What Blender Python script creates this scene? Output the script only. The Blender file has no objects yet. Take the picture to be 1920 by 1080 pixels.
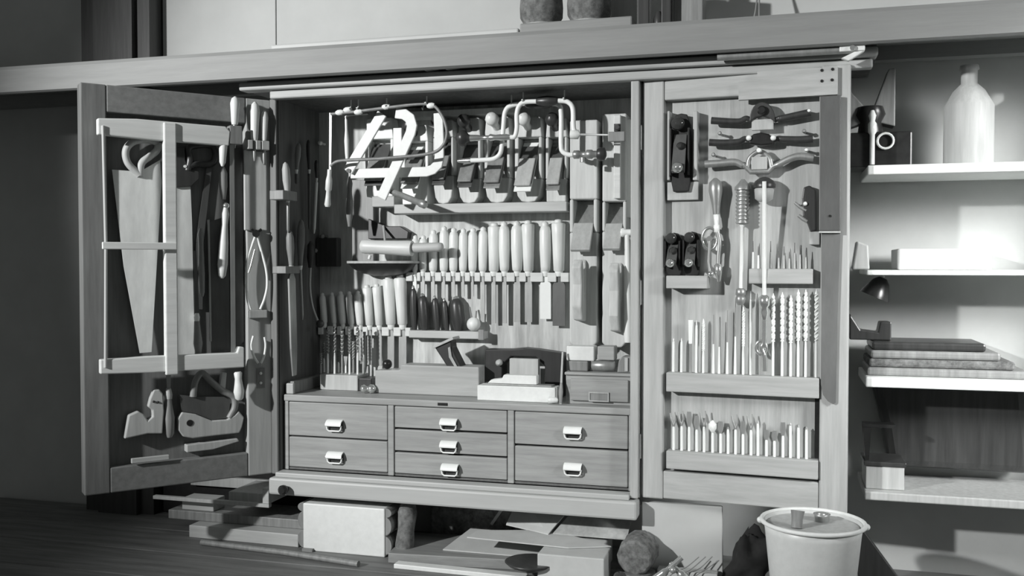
import bpy, bmesh, math, random
from mathutils import Vector, Matrix
random.seed(7)
S = bpy.context.scene
COL = S.collection

# ------------------------------------------------------------------ camera
FPX = 1800.0
YAW, PITCH = math.radians(15.7), math.radians(-1.43)
TH = math.radians(19.2)
CAM = Vector((2.505*math.sin(TH), -2.505*math.cos(TH), 1.35))
cd = bpy.data.cameras.new('camera'); cd.sensor_width = 36.0; cd.lens = 36.0*FPX/1920.0; cd.clip_start = 0.05
cam = bpy.data.objects.new('camera', cd); COL.objects.link(cam)
cam.location = CAM; cam.rotation_euler = (math.pi/2+PITCH, 0, YAW)
S.camera = cam
RC = Matrix.Rotation(YAW, 3, 'Z') @ Matrix.Rotation(math.pi/2+PITCH, 3, 'X')

# ------------------------------------------------------------------ world, lamps, exposure
w = bpy.data.worlds.new('world'); S.world = w; w.use_nodes = True
w.node_tree.nodes['Background'].inputs[0].default_value = (0.97, 1.0, 0.98, 1)
w.node_tree.nodes['Background'].inputs[1].default_value = 0.10
def area(name, loc, target, size, power):
    l = bpy.data.lights.new(name, 'AREA'); l.shape = 'DISK'; l.size = size; l.energy = power
    o = bpy.data.objects.new(name, l); COL.objects.link(o); o.location = loc
    o.rotation_euler = (Vector(target)-Vector(loc)).to_track_quat('-Z', 'Y').to_euler()
    return o
def spot(name, loc, target, deg, blend, radius, power):
    l = bpy.data.lights.new(name, 'SPOT'); l.spot_size = math.radians(deg); l.spot_blend = blend; l.shadow_soft_size = radius; l.energy = power
    o = bpy.data.objects.new(name, l); COL.objects.link(o); o.location = loc
    o.rotation_euler = (Vector(target)-Vector(loc)).to_track_quat('-Z', 'Y').to_euler()
    return o
spot('film_lamp', (-2.05, -3.3, 2.45), (0.08, 0, 1.60), 46, 0.75, 0.06, 700)
area('unseen_window_fill', (2.7, -1.1, 2.0), (1.35, .2, 1.25), 0.7, 7.5).data.spread = math.radians(44)  # unseen window light, added and narrowed to brighten only the right shelves
S.view_settings.view_transform = 'Standard'; S.view_settings.look = 'None'
S.view_settings.exposure = 0.0; S.view_settings.gamma = 1.0; S.view_settings.use_curve_mapping = False

# ------------------------------------------------------------------ materials (all grey: the film is black and white)
def grey(v): return (v*0.975, v, v*0.98, 1)
def mat(name, v, rough=0.6, metal=0.0, var=0.18, scale=(60, 60, 60), bump=0.0, detail=6, speck=0.0):
    m = bpy.data.materials.new(name); m.use_nodes = True
    nt = m.node_tree; b = nt.nodes['Principled BSDF']
    b.inputs['Roughness'].default_value = rough; b.inputs['Metallic'].default_value = metal
    tc = nt.nodes.new('ShaderNodeTexCoord'); mp = nt.nodes.new('ShaderNodeMapping')
    mp.inputs['Scale'].default_value = scale
    no = nt.nodes.new('ShaderNodeTexNoise'); no.inputs['Scale'].default_value = 1.0
    no.inputs['Detail'].default_value = detail; no.inputs['Roughness'].default_value = 0.65
    cr = nt.nodes.new('ShaderNodeValToRGB')
    cr.color_ramp.elements[0].position = 0.3; cr.color_ramp.elements[1].position = 0.7
    cr.color_ramp.elements[0].color = grey(v*(1-var)); cr.color_ramp.elements[1].color = grey(min(0.95, v*(1+var)))
    L = nt.links.new
    L(tc.outputs['Object'], mp.inputs['Vector']); L(mp.outputs[0], no.inputs['Vector'])
    L(no.outputs['Fac'], cr.inputs['Fac'])
    out = cr.outputs['Color']
    if speck > 0:
        n2 = nt.nodes.new('ShaderNodeTexNoise'); n2.inputs['Scale'].default_value = 150; n2.inputs['Detail'].default_value = 3
        L(tc.outputs['Object'], n2.inputs['Vector'])
        c2 = nt.nodes.new('ShaderNodeValToRGB')
        c2.color_ramp.elements[0].position = 0.32; c2.color_ramp.elements[1].position = 0.68
        c2.color_ramp.elements[0].color = (1-1.3*speck,)*3+(1,); c2.color_ramp.elements[1].color = (1+1.1*speck,)*3+(1,)
        mx = nt.nodes.new('ShaderNodeMix'); mx.data_type = 'RGBA'; mx.blend_type = 'MULTIPLY'; mx.inputs[0].default_value = 1
        L(out, mx.inputs[6]); L(c2.outputs[0], mx.inputs[7]); out = mx.outputs[2]
    L(out, b.inputs['Base Color'])
    if bump > 0:
        bp = nt.nodes.new('ShaderNodeBump'); bp.inputs['Strength'].default_value = bump; bp.inputs['Distance'].default_value = 0.002
        L(no.outputs['Fac'], bp.inputs['Height']); L(bp.outputs[0], b.inputs['Normal'])
    return m
GZ, GX = (70, 70, 5), (5, 70, 70)        # grain runs up, grain runs across
M = dict(
    plaster=mat('plaster', .50, .9, var=.05, scale=(9, 9, 9), bump=.1, speck=.12),
    panel=mat('wall_panel', .52, .85, var=.05, scale=(7, 7, 7), speck=.12),
    shelf=mat('shelf_wood', .27, .6, var=.10, scale=GX, speck=.15),
    frame=mat('frame_wood', .45, .55, var=.14, scale=GZ, bump=.1, speck=.15),
    framex=mat('rail_wood', .44, .55, var=.14, scale=GX, bump=.1, speck=.15),
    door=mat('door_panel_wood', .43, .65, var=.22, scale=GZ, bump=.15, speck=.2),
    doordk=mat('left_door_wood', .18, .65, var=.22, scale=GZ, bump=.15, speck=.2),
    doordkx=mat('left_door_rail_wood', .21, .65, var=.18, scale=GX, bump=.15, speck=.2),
    back=mat('back_board_wood', .58, .7, var=.34, scale=(46, 46, 5), bump=.3, speck=.3),
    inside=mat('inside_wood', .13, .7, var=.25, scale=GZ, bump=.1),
    drawer=mat('drawer_wood', .34, .55, var=.20, scale=GX, bump=.15, speck=.25),
    carcass=mat('carcass_wood', .36, .55, var=.18, scale=GX, bump=.15, speck=.2),
    sill=mat('sill_paint', .48, .5, var=.06, scale=GX, speck=.1),
    pale=mat('pale_handle_wood', .80, .42, var=.10, scale=(90, 90, 9), bump=.05, speck=.08),
    palex=mat('pale_wood_across', .68, .45, var=.10, scale=(9, 90, 90), speck=.08),
    beech=mat('beech_plane_wood', .60, .5, var=.16, scale=(70, 70, 6), bump=.1, speck=.12),
    beechx=mat('beech_wood_across', .40, .5, var=.14, scale=GX, bump=.1, speck=.12),
    light=mat('light_wood', .47, .55, var=.15, scale=GZ, bump=.1, speck=.15),
    lightx=mat('light_wood_across', .50, .55, var=.13, scale=GX, bump=.1, speck=.12),
    mid=mat('middle_wood', .25, .5, var=.25, scale=GZ, bump=.1),
    midx=mat('middle_wood_across', .27, .5, var=.22, scale=GX, bump=.1),
    dark=mat('dark_wood', .045, .35, var=.3, scale=GZ, bump=.1),
    ebony=mat('ebony_wood', .022, .4, var=.3, scale=GZ),
    tarnish=mat('tarnished_steel', .22, .5, .1, var=.3),
    blademid=mat('grey_saw_steel', .20, .45, .3, var=.2, scale=(20, 20, 5), speck=.15),
    darkx=mat('dark_wood_across', .06, .4, var=.3, scale=GX, bump=.1),
    black=mat('black_iron', .025, .3, .2, var=.3),
    bright=mat('bright_steel', .93, .18, 0, var=.02),
    chrome=mat('polished_steel', .75, .16, .8, var=.08),
    steel=mat('tool_steel', .40, .38, .55, var=.2, scale=(60, 60, 10)),
    sawwood=mat('saw_frame_wood', .74, .5, var=.1, scale=GX, speck=.12),
    blade=mat('saw_blade_steel', .78, .5, .1, var=.18, scale=(20, 20, 5), speck=.1),
    bladedk=mat('dull_saw_steel', .13, .45, .4, var=.25, scale=(20, 20, 5)),
    enamel=mat('white_enamel', .66, .4, var=.05, speck=.08),
    paper=mat('paper', .55, .85, var=.06, scale=(20, 20, 20), speck=.08),
    white=mat('white_paint', .80, .5, var=.05, speck=.06),
    cloth=mat('rough_brown_bark', .16, .95, var=.6, scale=(55, 55, 55), bump=.8),
    shadeblack=mat('rag_and_shade_black', .012, .9, var=.3),  # matt black for the rag and the painted shade under the left door
    bench=mat('bench_top_wood', .17, .65, var=.35, scale=(4, 40, 40), bump=.2, speck=.2),
    floor=mat('floor_boards', .18, .8, var=.25, scale=GX),
    glass=mat('dark_glass', .05, .08, var=.2),
)

# ------------------------------------------------------------------ geometry helpers
class Frame:
    """A work plane: x to the right, y into the wall, z up."""
    def __init__(s, origin, deg):
        s.M = Matrix.Translation(Vector(origin)) @ Matrix.Rotation(math.radians(deg), 4, 'Z'); s.I = s.M.inverted()
    def at(s, px, py, n=0.0):
        d = RC @ Vector(((px-960)/FPX, -(py-540)/FPX, -1.0))
        c = s.I @ CAM; d = s.I.to_3x3() @ d
        return c + d*((-n-c.y)/d.y)
    def m(s, px, py, n=0.0):
        p = s.M @ s.at(px, py, n)
        return -(RC.transposed() @ (p-CAM)).z/FPX
FB = Frame((0, .24, 0), 0)               # back board of the cabinet
FF = Frame((0, 0, 0), 0)                 # its front plane
FL = Frame((-.525, 0, 0), 49)            # left door, inner face
FR = Frame((.488, -.0, 0), -4.6)         # right door, inner face
FS = Frame((-.505, 0, 0), 90)            # left side wall inside
FW = Frame((0, .26, 0), 0)               # room wall

class MB:
    def __init__(s): s.v = []; s.f = []; s.sm = []
    def add(s, vs, fs, smooth=False):
        k = len(s.v); s.v += [Vector(v) for v in vs]
        for f in fs: s.f.append([i+k for i in f]); s.sm.append(smooth)
        return s
    def box(s, x0, x1, y0, y1, z0, z1):
        vs = [(x, y, z) for x in (x0, x1) for y in (y0, y1) for z in (z0, z1)]
        return s.add(vs, [(0, 1, 3, 2), (4, 6, 7, 5), (0, 4, 5, 1), (2, 3, 7, 6), (0, 2, 6, 4), (1, 5, 7, 3)])
    def obox(s, c, size, rot=(0, 0, 0)):
        from mathutils import Euler
        R = Euler(rot).to_matrix(); h = [a/2 for a in size]
        vs = [Vector(c)+R @ Vector((x*h[0], y*h[1], z*h[2])) for x in (-1, 1) for y in (-1, 1) for z in (-1, 1)]
        return s.add(vs, [(0, 1, 3, 2), (4, 6, 7, 5), (0, 4, 5, 1), (2, 3, 7, 6), (0, 2, 6, 4), (1, 5, 7, 3)])
    def lathe(s, p0, p1, prof, seg=14):
        p0, p1 = Vector(p0), Vector(p1); d = p1-p0; a = d.normalized()
        u = a.orthogonal().normalized(); v = a.cross(u)
        vs = []
        for t, r in prof:
            c = p0+d*t
            for i in range(seg):
                an = 2*math.pi*i/seg; vs.append(c+(u*math.cos(an)+v*math.sin(an))*max(r, 1e-5))
        fs = []
        n = len(prof)
        for j in range(n-1):
            for i in range(seg):
                fs.append((j*seg+i, j*seg+(i+1) % seg, (j+1)*seg+(i+1) % seg, (j+1)*seg+i))
        s.add(vs, fs, True)
        s.add(vs[:seg], [tuple(range(seg))[::-1]]); s.add(vs[-seg:], [tuple(range(seg))])
        return s
    def rod(s, p0, p1, r, seg=10): return s.lathe(p0, p1, [(0, r), (1, r)], seg)
    def tube(s, pts, r, seg=8):
        pts = [Vector(p) for p in pts]; n = len(pts)
        rs = r if isinstance(r, (list, tuple)) else [r]*n
        vs = []; u = None
        for i, p in enumerate(pts):
            t = (pts[min(i+1, n-1)]-pts[max(i-1, 0)]).normalized()
            u = (t.orthogonal() if u is None else u-t*u.dot(t)).normalized(); v = t.cross(u)
            for k in range(seg):
                an = 2*math.pi*k/seg; vs.append(p+(u*math.cos(an)+v*math.sin(an))*rs[i])
        fs = [(j*seg+i, j*seg+(i+1) % seg, (j+1)*seg+(i+1) % seg, (j+1)*seg+i) for j in range(n-1) for i in range(seg)]
        s.add(vs, fs, True); s.add(vs[:seg], [tuple(range(seg))[::-1]]); s.add(vs[-seg:], [tuple(range(seg))])
        return s
    def prism(s, poly, a, b, axis='y'):
        n = len(poly)
        mk = {'y': lambda p, t: (p[0], t, p[1]), 'x': lambda p, t: (t, p[0], p[1]), 'z': lambda p, t: (p[0], p[1], t)}[axis]
        vs = [mk(p, a) for p in poly]+[mk(p, b) for p in poly]
        fs = [tuple(range(n)), tuple(range(n, 2*n))[::-1]]+[(i, i+n, (i+1) % n+n, (i+1) % n) for i in range(n)]
        return s.add(vs, fs)
    def bar(s, p0, p1, w0, w1, t0, t1=None):
        """flat tapered bar in the x-z plane, thickness along y"""
        t1 = t0 if t1 is None else t1
        p0, p1 = Vector(p0), Vector(p1); d = (p1-p0).normalized(); q = Vector((0, 1, 0)); u = d.cross(q).normalized()
        vs = []
        for p, wd, t in ((p0, w0, t0), (p1, w1, t1)):
            for a, b in ((-1, -1), (1, -1), (1, 1), (-1, 1)): vs.append(p+u*(a*wd/2)+q*(b*t/2))
        return s.add(vs, [(0, 1, 2, 3), (7, 6, 5, 4), (0, 4, 5, 1), (1, 5, 6, 2), (2, 6, 7, 3), (3, 7, 4, 0)])
    def strip(s, path, wd, t, y):
        """flat bent bar: path of (x, z) points"""
        P = [Vector((p[0], p[1])) for p in path]; n = len(P); A = []; B = []
        for i in range(n):
            d0 = (P[i]-P[i-1]).normalized() if i else (P[1]-P[0]).normalized()
            d1 = (P[i+1]-P[i]).normalized() if i < n-1 else d0
            b = (d0+d1).normalized(); nn = Vector((-b.y, b.x)); k = 1/max(.5, nn.dot(Vector((-d0.y, d0.x))))
            A.append(P[i]+nn*wd/2*k); B.append(P[i]-nn*wd/2*k)
        return s.prism(A+B[::-1], y-t/2, y+t/2)
    def twist(s, p0, p1, wd, t, turns, n=28):
        p0, p1 = Vector(p0), Vector(p1); d = (p1-p0); a = d.normalized(); u = a.orthogonal().normalized(); v = a.cross(u)
        vs = []
        for i in range(n+1):
            c = p0+d*(i/n); an = 2*math.pi*turns*i/n; e = u*math.cos(an)+v*math.sin(an); g = a.cross(e)
            for x, y in ((-1, -1), (1, -1), (1, 1), (-1, 1)): vs.append(c+e*(x*wd/2)+g*(y*t/2))
        fs = [(0, 1, 2, 3), tuple(range(4*n, 4*n+4))[::-1]]
        fs += [(4*j+i, 4*j+(i+1) % 4, 4*j+4+(i+1) % 4, 4*j+4+i) for j in range(n) for i in range(4)]
        return s.add(vs, fs)
    def ball(s, c, r, sz=1.0, seg=14):
        c = Vector(c); h = r*sz
        prof = [(.5-.5*math.cos(math.pi*i/8), r*math.sin(math.pi*i/8)) for i in range(9)]
        return s.lathe(c-Vector((0, 0, h)), c+Vector((0, 0, h)), prof, seg)

class Thing:
    def __init__(s, name, label, cat, F, group=None, kind=None):
        s.name, s.label, s.cat, s.F, s.group, s.kind, s.parts = name, label, cat, F, group, kind, []
    def part(s, name, mb, m, parent=None, F=None, bev=0, label=None, kind=None):
        s.parts.append([name, mb, m, parent, F or s.F, bev, label, kind]); return len(s.parts)-1
    def done(s):
        Ri = s.F.I; pts = []
        for p in s.parts:
            T = Ri @ p[4].M if p[4] is not s.F else Matrix.Identity(4)
            p.append([T @ v for v in p[1].v]); pts += p[-1]
        x0, x1 = min(v.x for v in pts), max(v.x for v in pts); y0, y1 = min(v.y for v in pts), max(v.y for v in pts)
        base = Vector(((x0+x1)/2, (y0+y1)/2, min(v.z for v in pts)))
        W = s.F.M @ Matrix.Translation(base)
        single = len(s.parts) == 1
        root = None
        if not single:
            root = bpy.data.objects.new(s.name, None); root.empty_display_size = .02; COL.objects.link(root); root.matrix_world = W
        made = []
        for (pn, mb, m, par, F, bev, lab, kind, vs) in s.parts:
            me = bpy.data.meshes.new(s.name if single else pn)
            me.from_pydata([tuple(v-base) for v in vs], [], mb.f); me.polygons.foreach_set('use_smooth', mb.sm)
            bm = bmesh.new(); bm.from_mesh(me); bmesh.ops.recalc_face_normals(bm, faces=bm.faces); bm.to_mesh(me); bm.free()
            me.materials.append(M[m]); o = bpy.data.objects.new(s.name if single else pn, me); COL.objects.link(o)
            if bev:
                b = o.modifiers.new('bevel', 'BEVEL'); b.width = bev; b.segments = 2; b.limit_method = 'ANGLE'
            if single: o.matrix_world = W; root = o
            else: o.parent = root if par is None else made[par]
            if lab: o['label'] = lab
            if kind: o['kind'] = kind
            made.append(o)
        if s.label: root['label'] = s.label
        if s.cat: root['category'] = s.cat
        if s.group: root['group'] = s.group
        if s.kind: root['kind'] = s.kind
        return root
ORD = ['first', 'second', 'third', 'fourth', 'fifth', 'sixth', 'seventh', 'eighth', 'ninth', 'tenth', 'eleventh', 'twelfth',
       'thirteenth', 'fourteenth', 'fifteenth', 'sixteenth', 'seventeenth', 'eighteenth', 'nineteenth', 'twentieth']
def struct(name, mb, m, F=FF, bev=0):
    t = Thing(name, None, None, F, kind='structure'); t.part(name, mb, m, bev=bev); return t.done()
def one(name, label, cat, mb, m, F=FF, group=None, bev=0):
    t = Thing(name, label, cat, F, group); t.part(name, mb, m, bev=bev); return t.done()
def V(x, y, z): return Vector((x, y, z))

# ================================================================== THE SETTING
struct('floor', MB().box(-3, 3, -3.2, .4, -.05, 0), 'floor')
t = Thing('wall_back', None, None, FF, kind='structure')
t.part('wall', MB().box(-3, 3, .262, .36, 0, 3), 'plaster')
for i, (a, b) in enumerate(((-1.049, -.654), (-.651, .6), (.603, 1.6))):
    t.part('panel', MB().box(a, b, .252, .2619, 1.88, 2.9), 'panel', bev=.002)
t.done()
struct('trim_1', MB().box(-1.30, -1.052, .19, .261, 0, 3).box(-1.24, -1.10, .17, .19, 0, 3), 'dark')

# workbench under the cabinet
t = Thing('workbench', 'dark wooden workbench top running under the cabinet', 'workbench', FF)
for i in range(5):
    y0 = -.70+i*.19
    t.part('plank', MB().box(-1.7, 1.75, y0, y0+.187, .53, .57), 'bench', bev=.003)
t.part('apron', MB().box(-1.66, 1.7, -.66, -.63, .38, .53), 'bench')
for x in (-1.6, 1.6):
    for y in (-.6, .18): t.part('leg', MB().box(x-.04, x+.04, y-.04, y+.04, 0, .53), 'bench')
t.done()

# overhead shelf with its deep front board
t = Thing('overhead_shelf', 'long grey wooden shelf with deep front board over the cabinet', 'shelf', FF)
t.part('front_board', MB().prism([(-.10, 1.842), (-.10, 1.905), (-.095, 1.915), (-.075, 1.915), (-.075, 1.85), (-.083, 1.838), (-.092, 1.838)], -1.9, 1.9, 'x'), 'shelf')
t.part('top_board', MB().box(-1.9, 1.9, -.075, .251, 1.895, 1.915), 'shelf')
t.part('back_batten', MB().box(-1.9, 1.9, .21, .251, 1.86, 1.895), 'shelf')
t.done()
a, b = FF.at(518, 80, .02), FF.at(978, 40, .02)
t = Thing('loose_board', 'long pale board lying on the overhead shelf, left of the jars', 'board', FF)
t.part('loose_board', MB().box(a.x, b.x, -.05, .18, 1.915, 1.937), 'lightx', bev=.004); t.done()
a, b = FF.at(982, 30, .02), FF.at(1190, 30, .02)
one('jar_tray', 'low flat board under the two jars on the overhead shelf', 'board', MB().box(a.x, b.x, -.06, .17, 1.915, 1.945), 'shelf', bev=.004)

# ================================================================== THE CABINET
t = Thing('tool_cabinet', 'wall-hung wooden tool cabinet with both doors standing open', 'cabinet', FF)
t.part('back_board', MB().box(-.505, .47, .24, .255, .77, 1.80), 'back')
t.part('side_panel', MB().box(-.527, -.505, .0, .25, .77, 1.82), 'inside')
t.part('side_panel', MB().box(.470, .488, .0, .25, .77, 1.82), 'frame')
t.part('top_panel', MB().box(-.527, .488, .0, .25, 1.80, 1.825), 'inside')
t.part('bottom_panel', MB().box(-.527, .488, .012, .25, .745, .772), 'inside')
t.part('lit_top_strip', MB().box(-.22, .12, .185, .2395, 1.764, 1.782), 'pale', bev=.002)  # pale strip added where the top of the back board is lit
t.part('front_post', MB().box(.466, .4865, -.020, .0, .772, 1.815), 'frame', bev=.003)
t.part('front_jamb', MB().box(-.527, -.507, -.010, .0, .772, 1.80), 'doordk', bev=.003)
t.part('sill', MB().box(-.520, .4865, -.040, .012, .722, .768), 'sill', bev=.006)
t.part('sill_ledge', MB().box(-.505, .466, -.030, .012, .768, .7815), 'sill', bev=.003)
t.part('crown_strip', MB().box(-.515, 1.02, -.030, .0, 1.797, 1.818), 'framex', bev=.004)
t.part('crown_strip', MB().box(-.60, 1.03, -.045, .0, 1.820, 1.842), 'framex', bev=.005)
t.part('crown_cover', MB().box(-.60, 1.03, -.0, .25, 1.826, 1.858), 'inside')
p = FF.at(535, 917, .045)
t.part('knob', MB().lathe((p.x, -.04, p.z), (p.x, -.066, p.z), [(0, .008), (.3, .007), (.45, .013), (.8, .014), (1, .008)]), 'black')
# left door
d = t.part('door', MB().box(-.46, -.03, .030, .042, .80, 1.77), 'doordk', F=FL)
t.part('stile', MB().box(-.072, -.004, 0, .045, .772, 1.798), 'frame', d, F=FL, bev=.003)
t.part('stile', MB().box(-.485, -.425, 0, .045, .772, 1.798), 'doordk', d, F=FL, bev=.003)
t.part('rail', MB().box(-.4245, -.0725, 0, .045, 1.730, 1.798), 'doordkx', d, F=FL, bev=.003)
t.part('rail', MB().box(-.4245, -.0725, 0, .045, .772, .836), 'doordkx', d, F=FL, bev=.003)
for z in (1.62, 1.28, .92):
    t.part('hinge', MB().rod((-.002, -.004, z-.03), (-.002, -.004, z+.03), .0045), 'black', d, F=FL)
# right door
d = t.part('door', MB().box(.04, .45, .022, .034, .80, 1.77), 'door', F=FR)
t.part('stile', MB().box(.006, .058, -.004, .036, .772, 1.806), 'frame', d, F=FR, bev=.004)
t.part('stile', MB().box(.4235, .486, -.004, .036, .772, 1.806), 'frame', d, F=FR, bev=.004)
t.part('rail', MB().box(.0585, .423, -.002, .034, 1.748, 1.804), 'framex', d, F=FR, bev=.003)
t.part('rail', MB().box(.0585, .423, -.002, .034, .774, .842), 'framex', d, F=FR, bev=.003)
for z in (1.66, 1.28, .90):
    t.part('hinge', MB().rod((.0, -.006, z-.03), (.0, -.006, z+.03), .0045), 'steel', d, F=FR)
p, q = FR.at(1385, 188, .012), FR.at(1571, 122, .012)
pl = FR.at(1420, 150, .012)
k = t.part('mending_board', MB().box(p.x, q.x, -.016, -.004, p.z, pl.z-.002).box(pl.x, q.x, -.016, -.004, pl.z-.002, q.z-.004), 'framex', F=FR, label='pale stepped board nailed across the corner of the right door')
for px, py in ((1541, 132), (1561, 130), (1541, 152), (1560, 150)):
    p = FR.at(px, py, .016); t.part('nail', MB().rod((p.x, -.018, p.z), (p.x, -.015, p.z), .0035, 8), 'black', k, F=FR)
t.done()

# curtain track and catches below the shelf
p, q = FF.at(1345, 97, .07), FF.at(1636, 82, .07)
t = Thing('sliding_track', 'shiny metal track under the right end of the overhead shelf', 'track', FF)
t.part('rail', MB().rod((p.x, -.07, 1.832), (q.x-.02, -.07, 1.832), .009, 12), 'steel')
p, q = FF.at(1574, 85, .08), FF.at(1622, 100, .08)
b = t.part('bracket', MB().box(p.x, q.x, -.083, -.062, 1.826, 1.840).prism([(p.x+.02, 1.805), (q.x, 1.826), (q.x-.02, 1.826), (p.x+.004, 1.812)], -.08, -.065), 'white', bev=.002)
t.part('roller', MB().rod(((p.x+q.x)/2, -.09, 1.832), ((p.x+q.x)/2, -.083, 1.832), .006), 'chrome', b)
t.done()
for i, (px, w_) in enumerate(((808, .032), (845, .036))):
    p = FF.at(px, 126, .05)
    one('shelf_catch', ['small square pale catch under the overhead shelf', 'small scooped pale catch under the overhead shelf, the right one'][i], 'catch',
        MB().prism([(-w_/2+p.x, 1.843), (-w_/2+p.x+.004*i, 1.872), (w_/2+p.x, 1.872), (w_/2+p.x, 1.846)] if i == 0 else
                   [(-w_/2+p.x+.006, 1.843), (-w_/2+p.x-.004, 1.872), (p.x-.004, 1.862), (w_/2+p.x, 1.872), (w_/2+p.x, 1.846)], -.074, -.03), 'light', bev=.002)

# ------------------------------------------------------------------ drawers
def pull(t, par, cx, cz, y, wd=.046, h=.030):
    n = 8; hh = h*.5; zt = cz+h/2
    arc = [(y-.018*math.sin(math.pi*.5*i/n), zt-hh*(1-math.cos(math.pi*.5*i/n))) for i in range(n+1)]
    inner = [(yy+.0022, zz-.0018) for yy, zz in arc[::-1]]
    k = t.part('pull', MB().prism(arc+inner, cx-wd/2, cx+wd/2, 'x'), 'bright', par)
    t.part('plate', MB().box(cx-wd/2, cx+wd/2, y-.0016, y-.0004, cz-h/2, cz+h*.3), 'dark', par)
    t.part('bail', MB().tube([(cx-wd/2+.001, y-.010, cz), (cx-wd/2+.003, y-.010, cz-h*.36), (cx-wd/2+.008, y-.010, cz-h*.5), (cx+wd/2-.008, y-.010, cz-h*.5), (cx+wd/2-.003, y-.010, cz-h*.36), (cx+wd/2-.001, y-.010, cz)], .0022, 8), 'bright', par)
    return k
t = Thing('drawer_chest', 'low wooden chest of seven drawers in the bottom of the cabinet', 'drawers', FF)
YF = .014
t.part('top', MB().box(-.500, .464, YF-.004, .238, .972, .990), 'carcass', bev=.003)
t.part('back', MB().box(-.500, .464, .225, .238, .7825, .972), 'inside')
t.part('side', MB().box(-.500, -.488, YF, .225, .7825, .972), 'carcass')
t.part('side', MB().box(.458, .464, YF, .225, .7825, .972), 'carcass')
for x in (-.182, .152): t.part('divider', MB().box(x-.0085, x+.0085, YF-.002, .225, .7825, .972), 'carcass', bev=.002)
t.part('base', MB().box(-.488, .458, YF+.003, .225, .7825, .788), 'inside')
cols = [(-.486, -.1925, [(.877, .970), (.790, .873)]), (-.1715, .1415, [(.913, .970), (.851, .908), (.790, .846)]), (.1625, .456, [(.886, .970), (.790, .881)])]
pulls = {0: [(629, 797), (630, 857)], 1: [(843, 795), (843, 837), (845, 880)], 2: [(1075, 811), (1075, 879)]}
for c, (x0, x1, rows) in enumerate(cols):
    for r, (z0, z1) in enumerate(rows):
        k = t.part('drawer', MB().box(x0, x1, YF, YF+.018, z0, z1).box(x0+.01, x1-.01, YF+.018, .21, z0+.008, z1-.012), 'drawer', bev=.0025)
        p = FF.at(*pulls[c][r], -YF); pull(t, k, p.x, p.z, YF)
p = FF.at(830, 752, -.01)
t.part('keyhole', MB().box(p.x-.014, p.x+.014, YF-.0055, YF-.003, .977, .985), 'black', bev=.001)
t.done()
CT = .990                                # counter height

# small drawer box at the right end of the counter
a, b = FF.at(1062, 760, -.06), FF.at(1186, 716, -.06)
t = Thing('small_drawer_box', 'small single-drawer box at the right end of the counter', 'box', FF)
t.part('carcass', MB().box(a.x, .462, .052, .2, CT, CT+.074), 'carcass', bev=.002)
t.part('lid', MB().box(a.x-.002, .464, .046, .2, CT+.0745, CT+.082), 'carcass', bev=.002)
k = t.part('drawer', MB().box(a.x+.014, .452, .042, .0515, CT+.010, CT+.066), 'drawer', bev=.002)
p = FF.at(1123, 744, -.042); 
t.part('label_frame', MB().box(p.x-.026, p.x+.026, .0385, .0418, p.z+.009, p.z+.012).box(p.x-.026, p.x+.026, .0385, .0418, p.z-.012, p.z-.009)
       .box(p.x-.026, p.x-.023, .0385, .0418, p.z-.009, p.z+.009).box(p.x+.023, p.x+.026, .0385, .0418, p.z-.009, p.z+.009), 'light', k)
t.part('label_card', MB().box(p.x-.0225, p.x+.0225, .0405, .0418, p.z-.0085, p.z+.0085), 'mid', k)
t.done()

# ================================================================== BACK BOARD TOOLS
def handle_prof(r, style=0):
    if style == 0:    # paring chisel handle: tapered, small domed button on top
        return [(0, r*.55), (.03, r*.80), (.10, r*.86), (.45, r*1.0), (.80, r*.98), (.88, r*.80), (.91, r*.55), (.94, r*.62), (.975, r*.52), (1, r*.12)]
    if style == 1:    # flared socket handle with flat top
        return [(0, r*.60), (.02, r*.78), (.3, r*.86), (.7, r*.96), (.90, r*1.02), (.925, r*.9), (.93, r*.55), (.96, r*.6), (.99, r*.5), (1, r*.1)]
    return [(0, r*.45), (.04, r*.6), (.12, r*.62), (.3, r*.85), (.55, r*1.0), (.8, r*.95), (.93, r*.75), (1, r*.15)]
def chisel(F, n, xt, yt, xb, yb, ye, hw, bw, label, group, style=0, hm='pale', bm='steel', name='chisel', blade_px_off=0, cat='chisel'):
    """handle from (xb, yb) up to (xt, yt); blade from yb down to ye; hw and bw are pixel widths"""
    s = F.m(xb, yb, n); t = Thing(name, label, cat, F, group)
    top, bot = F.at(xt, yt, n), F.at(xb, yb, n)
    k = t.part('handle', MB().lathe(bot, top, handle_prof(hw*s/2, style)), hm)
    fe = bot+(bot-top).normalized()*.014
    t.part('ferrule', MB().lathe(fe, bot, [(0, hw*s*.20), (.2, hw*s*.27), (1, hw*s*.30)], 12), 'bright')
    end = F.at(xb+blade_px_off, ye, n); sh = fe+(end-fe)*.18
    mb = MB().bar(fe, sh, min(bw*s, hw*s*.32), bw*s, .006, .005).bar(sh, end, bw*s, bw*s, .005, .003)
    t.part('blade', mb, bm)
    return t.done()
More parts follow.
